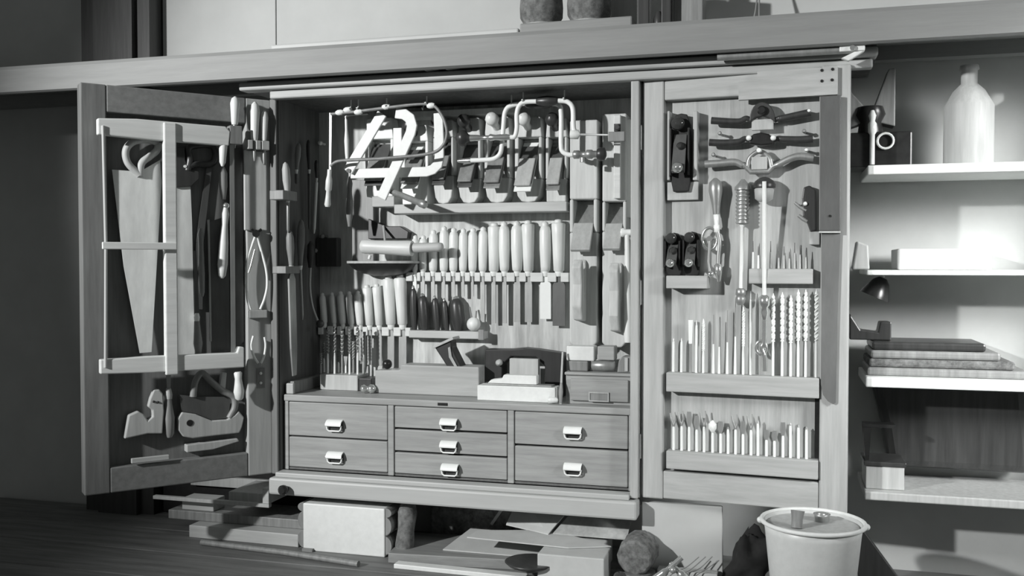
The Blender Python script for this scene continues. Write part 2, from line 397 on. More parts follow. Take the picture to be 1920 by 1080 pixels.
def notched_rail(F, name, label, x0, x1, y0, y1, gaps, n0, n1, m='light'):
    """rail made of a back strip and one block between each pair of notches"""
    p, q = F.at(x0, (y0+y1)/2, n1), F.at(x1, (y0+y1)/2, n1)
    zt, zb = F.at((x0+x1)/2, y0, n1).z, F.at((x0+x1)/2, y1, n1).z
    t = Thing(name, label, 'rack', F)
    t.part('back_strip', MB().box(p.x, q.x, -n0, -.0005, zb+.002, zt-.002), 'dark')
    xs = [x0]+list(gaps)+[x1]
    for i in range(len(xs)-1):
        g0 = 0 if i == 0 else 4.2
        g1 = 0 if i == len(xs)-2 else 4.2
        a, b = F.at(xs[i]+g0, y0, n1).x, F.at(xs[i+1]-g1, y0, n1).x
        if b-a < .004: continue
        t.part('block', MB().box(a, b, -n1, -n0-.0004, zb, zt), m, bev=.0015)
    return t.done()

UX = [777, 792, 811, 831, 849, 867, 885, 904, 925, 945, 969, 990, 1022, 1047]
UT = [441, 441, 431, 424, 427, 428, 427, 425, 418, 415, 414, 413, 415, 411]
UE = [552, 560, 566, 560, 556, 556, 556, 604, 606, 606, 604, 604, 598, 611]
UHW = [15, 16, 18, 18, 18, 17, 18, 18, 24, 21, 23, 24, 22, 26]
UBW = [7, 8, 7, 6, 7, 6, 5, 8, 7, 8, 12, 14, 21, 24]
notched_rail(FB, 'chisel_rack', 'long notched rail holding the upper row of chisels', 761, 1066, 511, 528, UX, .012, .030, 'palex')
for i, x in enumerate(UX):
    chisel(FB, .021, x+(2 if i < 9 else 0), UT[i], x+1, 509, UE[i], UHW[i], UBW[i], f'pale-handled chisel, {ORD[i]} from the left in the upper chisel rack', 'chisels in the upper rack',
           style=1 if i in (8, 11, 13) else 0, bm='bright' if i in (0, 12) else ('bladedk' if i == 13 else 'steel'))
LX = [607, 625, 641, 657, 673, 691, 709, 731, 753]
LT = [549, 548, 546, 546, 545, 534, 532, 516, 514]
LB = [604, 605, 606, 607, 608, 608, 608, 607, 607]
LHW = [13, 12, 15, 14, 15, 18, 17, 23, 24]
notched_rail(FB, 'chisel_rack', 'short notched rail holding the lower row of chisels', 596, 769, 613, 629, [x+2 for x in LX], .012, .030, 'palex')
for i, x in enumerate(LX):
    chisel(FB, .021, x-3, LT[i], x+2, LB[i]+2, [665, 670, 675, 680, 682, 684, 686, 688, 690][i], LHW[i], [6, 6, 7, 8, 8, 9, 10, 13, 15][i],
           f'pale-handled chisel, {ORD[i]} from the left in the lower chisel rack', 'chisels in the lower rack', style=1 if i > 4 else 0)

# small rack of dark handled tools
a, b = FB.at(768, 619, .035), FB.at(909, 636, .035)
t = Thing('tool_ledge', 'narrow wooden ledge holding dark-handled gravers', 'rack', FB)
t.part('ledge', MB().box(a.x, b.x, -.042, -.0005, b.z, a.z), 'lightx', bev=.002)
t.part('end_block', MB().box(b.x-.016, b.x, -.046, -.042, b.z-.002, a.z+.006), 'mid', bev=.001)
t.done()
zl = a.z
for i, (x, yt, hw) in enumerate(((775, 538, 15), (795, 553, 21), (818, 557, 15), (836, 562, 13), (858, 558, 26))):
    s = FB.m(x, 600, .02); p = FB.at(x, 600, .022); top = FB.at(x-3 if i else x, yt, .022); b0 = V(p.x+.004, p.y, zl+.0004)
    t = Thing('graver', ['slim dark turned graver handle at the left end of the ledge', 'stout dark graver handle, second on the narrow ledge', 'dark slender graver handle, third on the narrow ledge',
                         'thinnest dark graver handle on the narrow ledge', 'thick dark bulbous handle beside the pale ball'][i], 'graver', FB, 'dark handled tools on the ledge')
    r = hw*s/2
    t.part('handle', MB().lathe(b0, top, [(0, r*.6), (.1, r*.75), (.35, r), (.75, r*.95), (.9, r*.75), (.97, r*.45), (1, r*.1)]), 'dark')
    t.part('ferrule', MB().lathe(top-V(0, 0, .006), top+V(0, 0, .005), [(0, r*.5), (.6, r*.42), (1, r*.2)], 10), 'chrome')
    t.done()
p = FB.at(888, 596, .03); s = FB.m(888, 596)
t = Thing('ball_tool', 'pale wooden ball-handled tool at the right end of the ledge', 'tool', FB)
t.part('ball_handle', MB().ball((p.x, p.y, zl+.0004+13*s), 13*s), 'pale')
t.part('shank', MB().rod((p.x-.006, p.y, zl+24*s), (p.x-.012, p.y, zl+45*s), .0025).rod((p.x+.006, p.y, zl+24*s), (p.x+.008, p.y, zl+38*s), .0025), 'mid')
t.done()

# ------------------------------------------------------------------ ledge with smoothing planes
a, b = FB.at(740, 381, .075), FB.at(1063, 396, .075)
t = Thing('plane_ledge', 'wooden ledge carrying the row of upright smoothing planes', 'shelf', FB)
t.part('ledge', MB().box(a.x, b.x, -.080, -.0005, b.z, a.z-.004), 'lightx', bev=.002); t.done()
zL = a.z-.0036
a2, b2 = FB.at(701, 369, .06), FB.at(743, 388, .06)
one('plane_block', 'small pale wooden block under the leftmost smoothing plane', 'block', MB().box(a2.x, b2.x, -.075, -.0005, b2.z, a2.z), 'beechx', FB, bev=.002)
def arcpts(cx, cz, r, a0, a1, n=8, sz=1.0):
    return [(cx+r*math.cos(math.radians(a0+(a1-a0)*i/n)), cz+r*sz*math.sin(math.radians(a0+(a1-a0)*i/n))) for i in range(n+1)]
def smoother(x0, x1, ytop, zbot, label, D=.062, knob=True, iron='steel', wedge='mid', throat=(262, 332), ironlen=.125, body='beech', skew=0.0, F=FB, grp='smoothing planes on the ledge', round_tail=True):
    n = D
    pa, pb = F.at(x0, 300, n), F.at(x1, 300, n); W = pb.x-pa.x; cx = (pa.x+pb.x)/2
    zt = F.at(x0, ytop, n).z; z1, z0 = F.at(x0, throat[0], n).z, F.at(x0, throat[1], n).z
    t = Thing('smoothing_plane', label, 'plane', F, grp)
    h = W/2; ch = h*.30
    heel = [(cx-h, z0), (cx-h*.94, zbot+.045)]
    if round_tail: heel += [(cx-h*.80+.0, zbot+.018), (cx-h*.5, zbot+.003), (cx, zbot), (cx+h*.5, zbot+.003), (cx+h*.80, zbot+.018)]
    else: heel += [(cx-h*.92, zbot), (cx+h*.92, zbot)]
    heel += [(cx+h*.94, zbot+.045), (cx+h, z0)]
    toe = [(cx-h, z1), (cx+h, z1), (cx+h*.86, zt), (cx-h*.86, zt)]
    mb = MB().prism(heel, -D, -.001).prism(toe, -D, -.001)
    mb.box(cx-h, cx-h+ch, -D, -.001, z0, z1).box(cx+h-ch*.8, cx+h, -D, -.001, z0, z1)
    mb.box(cx-h+ch, cx+h-ch*.8, -.010, -.001, z0, z1)
    t.part('body', mb, body, bev=.003)
    # iron: leaves the sole below the toe and leans out towards the heel
    iw = W*.62; A = V(cx, -.016, z1-.012); B = V(cx+skew, -D-.040, z1-.012-ironlen)
    d = (B-A).normalized(); nn = V(1, 0, 0).cross(d).normalized()
    if nn.y > 0: nn = -nn
    def slab(P, Q, wd, th, off):
        vs = []
        for c in (P+nn*off, Q+nn*off):
            for sx, o in ((-1, 0), (1, 0), (1, th), (-1, th)): vs.append(c+V(sx*wd/2, 0, 0)+nn*o)
        return MB().add(vs, [(0, 1, 2, 3), (7, 6, 5, 4), (0, 4, 5, 1), (1, 5, 6, 2), (2, 6, 7, 3), (3, 7, 4, 0)])
    t.part('iron', slab(A, B, iw, .004, 0), iron, bev=.0008)
    t.part('cap_iron', slab(A+(B-A)*.1, A+(B-A)*.86, iw*.98, .004, .0045), 'bladedk', bev=.0008)
    t.part('wedge', slab(A+(B-A)*.38, A+(B-A)*.93, iw*.95, .007, .009), wedge, bev=.002)
    if knob:
        kz = (zt+z1)/2+.012
        t.part('horn', MB().tube([(cx-.002, -D+.004, kz-.012), (cx-.002, -D-.010, kz-.008), (cx-.003, -D-.018, kz-.004), (cx-.004, -D-.026, kz+.002), (cx-.005, -D-.036, kz+.008), (cx-.006, -D-.044, kz+.012), (cx-.006, -D-.047, kz+.014)], [.012, .010, .012, .018, .019, .013, .004], 12), 'dark' if knob == 1 else 'pale')
    t.done()
smoother(684, 738, 222, a2.z+.0004, 'pale smoothing plane standing leftmost, behind the bright bent bars', throat=(262, 300), knob=0, iron='bladedk', body='pale', D=.05, round_tail=False)
smoother(752, 803, 236, zL, 'pale smoothing plane with square body, second from the left on the ledge', throat=(266, 330), knob=1, body='pale', round_tail=False, iron='bright')
smoother(812, 850, 226, zL, 'narrow shadowed smoothing plane, third from the left on the ledge', knob=1, iron='bladedk', throat=(258, 330))
smoother(858, 901, 222, zL, 'round-heeled smoothing plane with dark iron, fourth from the left', knob=1, iron='bladedk', throat=(262, 336), wedge='mid')
smoother(908, 956, 220, zL, 'round-heeled smoothing plane with light wedge, fifth from the left', knob=2, throat=(258, 334), ironlen=.132, skew=-.004, wedge='mid')
smoother(965, 1016, 220, zL, 'round-heeled smoothing plane with palest iron, sixth from the left', knob=2, throat=(258, 336), ironlen=.140, skew=-.006, wedge='light', iron='bright')
smoother(1023, 1063, 222, zL, 'square-heeled smoothing plane at the right end of the ledge', knob=1, throat=(258, 336), ironlen=.135, wedge='light', round_tail=False)

# ------------------------------------------------------------------ two long jointer planes
def jointer(x0, x1, y0, y1, th0, th1, label, tote, extra):
    D = .075; F = FB
    pa, pb = F.at(x0, 430, D), F.at(x1, 430, D); zt, zb = F.at(x0, y0, D).z, F.at(x0, y1, D).z
    z1, z0 = F.at(x0, th0, D).z, F.at(x0, th1, D).z; cx = (pa.x+pb.x)/2; W = pb.x-pa.x; ch = W*.14
    t = Thing('jointer_plane', label, 'plane', F, 'long planes on the right of the back board')
    c = .012
    mb = MB().prism([(pa.x, z0), (pb.x, z0), (pb.x, zb+c), (pb.x-c, zb), (pa.x+c, zb), (pa.x, zb+c)], -D, -.001)
    mb.box(pa.x, pb.x, -D, -.001, z1, zt).box(pa.x, pa.x+ch, -D, -.001, z0, z1).box(pb.x-ch, pb.x, -D, -.001, z0, z1).box(pa.x+ch, pb.x-ch, -.012, -.001, z0, z1)
    t.part('body', mb, 'beech', bev=.004)
    A = V(cx, -.014, z1-.004); B = V(cx, -D-.030, z0-.050); hw = W*.36
    def slab(P, Q, wd, o0, o1):
        d = (Q-P).normalized(); nn = V(1, 0, 0).cross(d).normalized(); nn = -nn if nn.y > 0 else nn
        vs = []
        for q in (P, Q):
            for sx, o in ((-1, o0), (1, o0), (1, o1), (-1, o1)): vs.append(q+V(sx*wd/2, 0, 0)+nn*o)
        return MB().add(vs, [(0, 1, 2, 3), (7, 6, 5, 4), (0, 4, 5, 1), (1, 5, 6, 2), (2, 6, 7, 3), (3, 7, 4, 0)])
    t.part('iron', slab(A, B, hw*2, 0, .004), 'steel')
    t.part('wedge', slab(A+(B-A)*.5, A+(B-A)*1.04, hw*1.95, .0045, .016), 'light', bev=.002)
    za, zc = F.at(x0, tote[0], D).z, F.at(x0, tote[1], D).z; tx = cx+tote[2]
    L_ = za-zc
    prof = [(-D, zc), (-D-.050, zc+.006), (-D-.066, zc+L_*.25), (-D-.060, zc+L_*.60), (-D-.070, zc+L_*.88), (-D-.052, za), (-D-.030, zc+L_*.80), (-D-.028, zc+L_*.40), (-D-.016, zc+L_*.45), (-D-.012, za-.01), (-D, za)]
    t.part('tote', MB().prism(prof, tx-.013, tx+.013, 'x'), 'beech', bev=.004)
    if extra:
        t.part('strike_button', MB().lathe((cx, -D, F.at(x0, 300, D).z), (cx, -D-.008, F.at(x0, 300, D).z), [(0, .012), (.8, .011), (1, .006)]), 'mid')
    t.done()
jointer(1068, 1120, 226, 650, 374, 436, 'long pale jointer plane nearer the smoothing planes', (486, 602, -.004), False)
jointer(1129, 1174, 214, 651, 378, 434, 'long pale jointer plane beside the cabinet post', (492, 622, .010), False)
a, b = FB.at(1174, 408, .05), FB.at(1186, 224, .05)
one('straightedge', 'narrow pale straightedge hanging beside the right-hand jointer plane', 'straightedge', MB().box(a.x, a.x+.012, -.055, -.001, a.z, b.z), 'pale', FB, bev=.001)
# long body of the second plane: spindle lying in the groove
p, q = FB.at(1157, 262, .092), FB.at(1157, 372, .092); e = FB.at(1160, 215, .092)
t = Thing('marking_gauge', 'pale marking gauge hanging over the top of the right-hand jointer plane', 'gauge', FB)
t.part('stem', MB().box(p.x-.009, p.x+.009, -.092, -.0757, q.z, e.z), 'palex', bev=.002)
k = t.part('fence', MB().box(p.x-.022, p.x+.022, -.105, -.0925, p.z-.006, p.z+.020), 'mid', bev=.002)
t.part('screw', MB().lathe((p.x+.004, -.1055, p.z+.030), (p.x+.004, -.118, p.z+.030), [(0, .006), (.5, .009), (1, .006)]).box(p.x-.006, p.x+.010, -.1055, -.0925, p.z+.0205, p.z+.040), 'dark', k)
t.done()
# hammer at the post
hp = FB.at(1178, 642, .10); ht = FB.at(1176, 446, .10)
t = Thing('hammer', 'cross-peen hammer with pale handle hanging against the cabinet post', 'hammer', FB)
t.part('handle', MB().lathe(hp, ht+V(0, 0, .01), [(0, .010), (.06, .012), (.3, .0105), (.7, .008), (1, .007)]), 'pale')
hc = FB.at(1176, 436, .10)
t.part('head', MB().lathe(hc+V(-.016, 0, 0), hc+V(.026, 0, 0), [(0, .011), (.12, .0125), (.25, .009), (.55, .009), (1, .003)]), 'bright')
t.part('peg', MB().rod((hc.x+.012, -.0005, hc.z-.016), (hc.x+.012, -.114, hc.z-.016), .004), 'mid')
t.done()

# ------------------------------------------------------------------ saws and braces hanging from the top
def path(F, pts, n): return [F.at(x, y, n) for x, y in pts]
def bez(pts, n=8):
    """Catmull-Rom through the points"""
    P = [Vector(p) for p in pts]; P = [P[0]*2-P[1]]+P+[P[-1]*2-P[-2]]; out = []
    for i in range(1, len(P)-2):
        for k in range(n):
            t = k/n; a, b, c, d = P[i-1:i+3]
            out.append(.5*((2*b)+(c-a)*t+(2*a-5*b+4*c-d)*t*t+(3*b-a-3*c+d)*t**3))
    return out+[P[-2]]
FN = .182                                  # distance in front of the back board
def hook(px, y0, y1, n, F=FB):
    p = F.at(px, y1, n); ztop = 1.7995
    return [V(p.x, p.y, ztop), V(p.x, p.y, p.z+.01), V(p.x, p.y-.006, p.z), V(p.x, p.y-.012, p.z+.004)]
t = Thing('fretsaw', 'deep steel-framed fretsaw hanging at the top left of the cabinet', 'saw', FB)
fr = bez(path(FB, [(620, 214), (662, 210), (725, 202), (800, 195), (826, 212), (838, 248), (828, 276), (800, 289), (720, 297), (660, 300), (636, 302), (626, 306), (620, 312)], FN))
t.part('frame', MB().tube(fr, .0045), 'tarnish')
t.part('blade', MB().bar(FB.at(620, 212, FN), FB.at(619, 318, FN), .0065, .006, .002), 'bright')
t.part('handle', MB().lathe(FB.at(614, 388, FN), FB.at(618, 318, FN), [(0, .006), (.06, .009), (.25, .007), (.42, .006), (.46, .009), (.7, .009), (.85, .006), (1, .006)]), 'pale')
for x, y in ((637, 211), (652, 206), (672, 210), (724, 200), (808, 198)): t.part('clamp', MB().lathe(FB.at(x-7, y+1, FN), FB.at(x+7, y-1, FN), [(0, .005), (.3, .008), (.7, .008), (1, .005)], 10), 'bright')
t.done()
t = Thing('piercing_saw', 'slim steel saw with dark spindle handle hanging behind the fretsaw', 'saw', FB)
n2 = .112
t.part('blade_rod', MB().lathe(FB.at(649, 224, n2), FB.at(651, 303, n2), [(0, .004), (.25, .004), (.5, .007), (.8, .006), (1, .004)], 10), 'bright')
t.part('frame', MB().tube(bez(path(FB, [(649, 224), (652, 216), (690, 212)], n2)), .004).tube(bez(path(FB, [(651, 303), (655, 312), (656, 330)], n2)), .004), 'steel')
t.part('handle', MB().lathe(FB.at(655, 425, n2), FB.at(656, 330, n2), [(0, .004), (.2, .009), (.5, .010), (.7, .006), (.85, .008), (1, .004)]), 'mid')
t.done()
for i, (px, y1, n, lab) in enumerate(((658, 206, FN, 'left of the bright bars'), (672, 206, FN, 'second from the left'), (725, 201, FN, 'above the diagonal bright bar'), (800, 196, FN, 'above the right bend of the fretsaw'), (794, 206, .10, 'short and dim behind the fretsaw'),
                                 (959, 199, .135, 'above the left crank of the braces'), (981, 191, .17, 'bright, above the left brace arm'), (1058, 188, .17, 'above the right brace arm'))):
    one('wire_hook', f'thin wire hook from the cabinet top, {lab}', 'hook', MB().tube(hook(px, 0, y1, n), .0021, 6), 'bright', FB, group='wire hooks under the cabinet top')
# bright bent bars
nb = .145
def P2(pts, n): return [(FB.at(x, y, n).x, FB.at(x, y, n).z) for x, y in pts]
t = Thing('folding_bar', 'bright white bar bent into an open triangle, hanging top left', 'bar', FB)
t.part('diagonal_bar', MB().strip(P2([(717, 213), (652, 322)], nb), .030, .008, -nb), 'white', bev=.002)
t.part('bent_bar', MB().strip(P2([(658, 326), (800, 322), (812, 318), (821, 309), (824, 296), (824, 262), (822, 212)], nb-.012), .027, .008, -nb+.012), 'white', bev=.002)
t.part('pivot', MB().rod(FB.at(653, 320, nb+.010), FB.at(653, 320, nb-.020), .006), 'mid')
t.done()
t = Thing('folding_bar', 'bright white bar with a hooked top end, crossing the bent triangle', 'bar', FB)
nb2 = .165
t.part('diagonal_bar', MB().strip(P2([(742, 212), (758, 214), (769, 222), (773, 236), (770, 250), (715, 372)], nb2), .029, .008, -nb2), 'white', bev=.002)
p0, p1 = FB.at(728, 356, nb2-.02), FB.at(799, 385, nb2+.03)
t.part('grip', MB().lathe(p0, p1, [(0, .008), (.85, .009), (.86, .011), (.97, .011), (1, .007)]), 'steel')
t.done()
a, b = FB.at(737, 300, .125), FB.at(754, 236, .125)
one('short_bar', 'short upright white bar between the two bright bent bars', 'bar', MB().strip(P2([(746, 296), (746, 240)], .118), .026, .008, -.118), 'white', FB, bev=.002)

# two braces, cranks upwards
def brace(label, n, arms, axis_l, axis_r, grip, head, chuck):
    t = Thing('brace', label, 'brace', FB, 'hand braces')
    t.part('crank', MB().tube(bez(path(FB, arms, n)), .0065), 'bright')
    t.part('grip', MB().lathe(FB.at(*grip[0], n), FB.at(*grip[1], n), [(0, .008), (.1, .011), (.5, .014), (.9, .011), (1, .008)]), 'dark')
    t.part('chuck', MB().lathe(FB.at(*axis_l[0], n), FB.at(*axis_l[1], n), chuck), 'chrome')
    t.part('head', MB().lathe(FB.at(*axis_r[0], n), FB.at(*axis_r[1], n), head), 'dark')
    return t
t = brace('bright steel brace with crank upward and thin spindle to the right', .17,
      [(955, 257), (965, 256), (969, 240), (969, 214), (974, 198), (986, 191), (1020, 190), (1052, 189), (1066, 192), (1074, 204), (1075, 236), (1078, 249)],
      [(882, 259), (958, 257)], [(856, 259), (884, 259)], [(1006, 190), (1046, 189)],
      [(0, .010), (.35, .022), (.6, .020), (.8, .010), (1, .008)], [(0, .009), (.2, .008), (.25, .006), (.45, .006), (.5, .010), (.62, .007), (.85, .009), (1, .006)])
t.part('spindle', MB().lathe(FB.at(1070, 252, .17), FB.at(1141, 253, .17), [(0, .012), (.2, .012), (.25, .003), (.95, .0022), (1, .001)]), 'bright'); t.done()
t = brace('bright steel brace hanging lower, with round pad at its right', .14,
      [(878, 301), (905, 300), (925, 298), (937, 289), (941, 272), (944, 236), (947, 210), (958, 198), (985, 194), (1020, 194), (1046, 196), (1052, 212), (1052, 270), (1055, 284), (1066, 290), (1076, 290)],
      [(858, 302), (882, 301)], [(1120, 289), (1137, 289)], [(985, 195), (1035, 194)],
      [(0, .014), (.3, .018), (.8, .017), (1, .006)], [(0, .004), (.3, .006), (1, .008)])
t.part('ratchet', MB().lathe(FB.at(1074, 290, .14), FB.at(1122, 289, .14), [(0, .007), (.05, .011), (.25, .011), (.3, .007), (.5, .007), (.55, .012), (.75, .012), (.8, .009), (1, .009)]).rod(FB.at(1093, 296, .15), FB.at(1093, 304, .15), .008), 'steel'); t.done()

# ------------------------------------------------------------------ mallet on its bracket, round tray under it
t = Thing('mallet', 'pale turned mallet lying across the first chisel handles', 'mallet', FB)
nm = .085
t.part('head', MB().lathe(FB.at(677, 462, nm), FB.at(773, 466, nm), [(0, .012), (.03, .019), (.10, .0205), (.3, .0195), (.6, .0205), (.92, .0225), (1, .0215)], 20), 'palex')
t.part('handle', MB().lathe(FB.at(772, 465, nm), FB.at(831, 463, nm), [(0, .012), (.1, .014), (.6, .013), (.85, .013), (.97, .011), (1, .006)], 16), 'lightx')
t.part('hanger', MB().tube([FB.at(722, 452, nm+.004), FB.at(721, 440, .06), FB.at(719, 424, .0305)], .0035, 8), 'light')
t.done()
p, q = FB.at(638, 490, .10), FB.at(770, 490, .10); cx = (p.x+q.x)/2; R_ = (q.x-p.x)/2
poly = [(cx-R_, -.0006)]+[(cx+R_*math.cos(math.pi+math.pi*i/20), -.05-.06*math.sin(math.pi*i/20)) for i in range(21)]+[(cx+R_, -.0006)]
t = Thing('round_tray', 'half-round dark tray with a pale rim below the mallet', 'tray', FB)
t.part('rim', MB().prism(poly, p.z-.006, p.z+.001, 'z'), 'light', bev=.001)
mb = MB(); vs = []
for j, (k, dz) in enumerate(((.96, -.0065), (.86, -.020), (.66, -.034), (.35, -.042))):
    for i in range(21): vs.append((cx+R_*k*math.cos(math.pi+math.pi*i/20), -.0006-(.05+.0)*k-.06*k*math.sin(math.pi*i/20), p.z+dz))
fs = [(j*21+i, j*21+i+1, j*21+22+i, j*21+21+i) for j in range(3) for i in range(20)]
mb.add(vs, fs, True); mb.add(vs[-21:], [tuple(range(21))]); mb.add(vs[:21], [tuple(range(21))[::-1]])
t.part('bowl', mb, 'ebony'); 
t.part('post', MB().rod(FB.at(692, 486, .09), FB.at(694, 479, .088), .0045), 'pale')
t.done()
one('scrap_knob', 'pale knob peeping out below the round tray', 'knob', MB().lathe(FB.at(713, 509, .03), FB.at(713, 501, .03), [(0, .013), (.5, .013), (.8, .009), (1, .002)]).rod(FB.at(713, 507, .03), FB.at(713, 507, .001), .005), 'light', FB)
# grey panel added for the shade on the back board at left
a, b = FB.at(660, 490, .02), FB.at(700, 336, .02)
one('back_shade_panel', 'grey upright panel added as back-board shade behind the mallet head', 'board', MB().box(a.x, b.x, -.020, -.001, a.z, b.z), 'mid', FB, bev=.002)
a, b = FB.at(698, 458, .03), FB.at(764, 414, .03)  # dark raised block above the mallet
one('dark_block', 'dark block on the back board above the mallet', 'block',
    MB().prism([(FB.at(690, 448, .03).x, FB.at(690, 448, .03).z), (FB.at(690, 410, .03).x, FB.at(690, 410, .03).z), (FB.at(724, 424, .03).x, FB.at(724, 424, .03).z), (FB.at(750, 424, .03).x, FB.at(750, 424, .03).z),
                (FB.at(766, 434, .03).x, FB.at(766, 434, .03).z), (FB.at(764, 448, .03).x, FB.at(764, 448, .03).z)], -.03, -.001), 'ebony', FB, bev=.002)

# ------------------------------------------------------------------ left side wall: files and screwdrivers
def filetool(F, n, xt, yt, xb, yb, ye, hw, bw, label, hm='mid', bm='bladedk', xe=None, group='files on the left side wall', name='file', cat='file', round_=False):
    s = F.m(xb, yb, n); t = Thing(name, label, cat, F, group); top, bot = F.at(xt, yt, n), F.at(xb, yb, n); r = hw*s/2
    t.part('handle', MB().lathe(bot, top, [(0, r*.55), (.05, r*.6), (.2, r*.7), (.5, r), (.8, r*.95), (.95, r*.6), (1, r*.15)]), hm)
    e = F.at(xe if xe else xb, ye, n); d = (e-bot)
    t.part('ferrule', MB().lathe(bot+d.normalized()*.012, bot, [(0, r*.4), (1, r*.6)], 10), 'bright')
    if round_: t.part('shank', MB().lathe(bot+d.normalized()*.012, e, [(0, bw*s*.5), (.9, bw*s*.45), (1, bw*s*.2)], 8), bm)
    else:
        d2 = bot+d*.12; w_ = Vector((d.normalized().cross(Vector((0, 1, 0)))))
        t.part('blade', MB().bar(bot+d.normalized()*.012, d2, .006, bw*s, .004).bar(d2, bot+d*.75, bw*s, bw*s*.95, .005).bar(bot+d*.75, e, bw*s*.95, bw*s*.6, .005, .003), bm)
    t.done()
filetool(FS, .025, 535, 304, 540, 372, 436, 15, 6, 'small file with turned handle high on the left side wall', hm='light', round_=True, bm='steel')
filetool(FS, .025, 543, 432, 546, 498, 704, 15, 24, 'long flat file with turned handle low on the left side wall', hm='mid', xe=552, bm='steel')
filetool(FS, .02, 565, 412, 563, 498, 600, 15, 6, 'pointed file with long handle beside the long flat file', hm='mid', xe=567, round_=True, bm='steel')
filetool(FS, .02, 560, 268, 556, 318, 345, 11, 7, 'dark curved-handled file at the top of the side wall', hm='mid', round_=True)
filetool(FS, .02, 578, 262, 580, 318, 430, 9, 6, 'thin dark file hanging deepest on the left side wall', hm='dark', round_=True)
filetool(FB, .06, 593, 300, 594, 334, 438, 8, 6, 'slim screwdriver with a bright shaft in the back left corner', hm='dark', bm='bright', xe=589, round_=True, name='screwdriver', cat='screwdriver')
for i, (px, py) in enumerate(((540, 367), (545, 506))):
    a, b = FS.at(px-10, py+7, .04), FS.at(px+16, py-7, .04)
    one('file_holder', ['upper wooden file holder on the left side wall', 'lower wooden file holder on the left side wall'][i], 'rack', MB().box(a.x, b.x, -.042, -.0005, a.z, b.z), 'mid', FS, bev=.002)
t = Thing('bent_scorper', 'dark bent-shanked scraper in the back left corner above the bits', 'scraper', FB)
t.part('shank', MB().tube(bez(path(FB, [(582, 500), (581, 540), (586, 575), (596, 603)], .10)), .004), 'steel')
t.part('handle', MB().lathe(FB.at(582, 502, .10), FB.at(583, 452, .10), [(0, .006), (.4, .011), (.85, .010), (1, .003)]), 'dark')
t.part('scraper_head', MB().ball(FB.at(600, 607, .10), .012), 'dark'); t.done()
for i, (x, y) in enumerate(((600, 268), (604, 443), (592, 470))):
    p = FB.at(x, y, .03)
    one('peg', ['bright round peg head high in the back left corner', 'small peg head beside the dark block in the back left corner', 'lowest peg head in the back left corner'][i], 'peg', MB().lathe((p.x, -.0005, p.z), (p.x, -.035, p.z), [(0, .004), (.7, .004), (.72, .007), (.95, .006), (1, .002)]), ['bright', 'mid', 'mid'][i], FB)
one('corner_block', 'dark square block in the back left corner of the cabinet', 'block', MB().box(FB.at(592, 470, .03).x, FB.at(632, 470, .03).x, -.03, -.001, FB.at(600, 500, .03).z, FB.at(600, 446, .03).z), 'dark', FB, bev=.003)

# ------------------------------------------------------------------ on the counter
F0 = FF
def ctr(px, y): return F0.at(px, 720, -y).x
# bit stand
x0, x1 = ctr(601, .13), ctr(672, .13)
t = Thing('bit_stand', 'low wooden stand of drill bits at the left end of the counter', 'rack', FF)
t.part('block', MB().box(x0, x1, .125, .20, CT+.0004, CT+.044), 'light', bev=.002)
t.part('dark_end', MB().box(x1+.0004, x1+.040, .13, .195, CT+.0004, CT+.036), 'dark', bev=.002); t.done()
rb = random.Random(3)
bits = [(601, 662), (607, 640), (614, 618), (620, 648), (627, 612), (634, 655), (641, 620), (648, 668), (655, 616), (662, 640), (670, 610), (682, 622)]
for i, (x, yt) in enumerate(bits):
    y = (.15, .175)[i % 2]; px = F0.at(x, 700, -y).x; zt = F0.at(x, yt, -y).z; bx = px+.001
    if bx > x1+.02: y = .16
    zb = CT+.0445 if bx <= x1 else CT+.0365
    t = Thing('drill_bit', f'upright drill bit, {ORD[i]} from the left in the counter bit stand', 'drill bit', FF, 'bits in the counter stand')
    zm = zb+(zt-zb)*.45
    t.part('shank', MB().lathe((bx, y, zb), (bx, y, zm), [(0, .0032), (.8, .0032), (1, .0022)], 8), 'bright' if i % 3 else 'steel')
    if i % 4 == 3: t.part('tip', MB().bar((bx, y, zm), (bx, y, zt), .005, .012, .004), 'steel')
    else: t.part('flute', MB().twist((bx, y, zm), (bx, y, zt), .009, .003, 3.0+.5*(i % 3), 24), 'steel')
    t.done()
# side rail at the left end
t = Thing('side_tray', 'little wooden rail along the left end of the counter', 'rail', FF)
t.part('rail', MB().box(-.497, -.478, .03, .20, CT+.0004, CT+.034), 'mid', bev=.002)
t.part('end_cap', MB().box(-.499, -.474, .018, .0296, CT+.0004, CT+.030), 'light', bev=.003); t.done()
p = F0.at(690, 729, -.09)
t = Thing('plumb_bob', 'shiny little two-bellied knob lying on the counter by the bit stand', 'knob', FF)
t.part('plumb_bob', MB().lathe((p.x-.020, .085, CT+.013), (p.x+.022, .095, CT+.013), [(0, .003), (.05, .009), (.25, .0115), (.42, .006), (.5, .007), (.62, .0125), (.85, .012), (1, .004)]), 'chrome'); t.done()
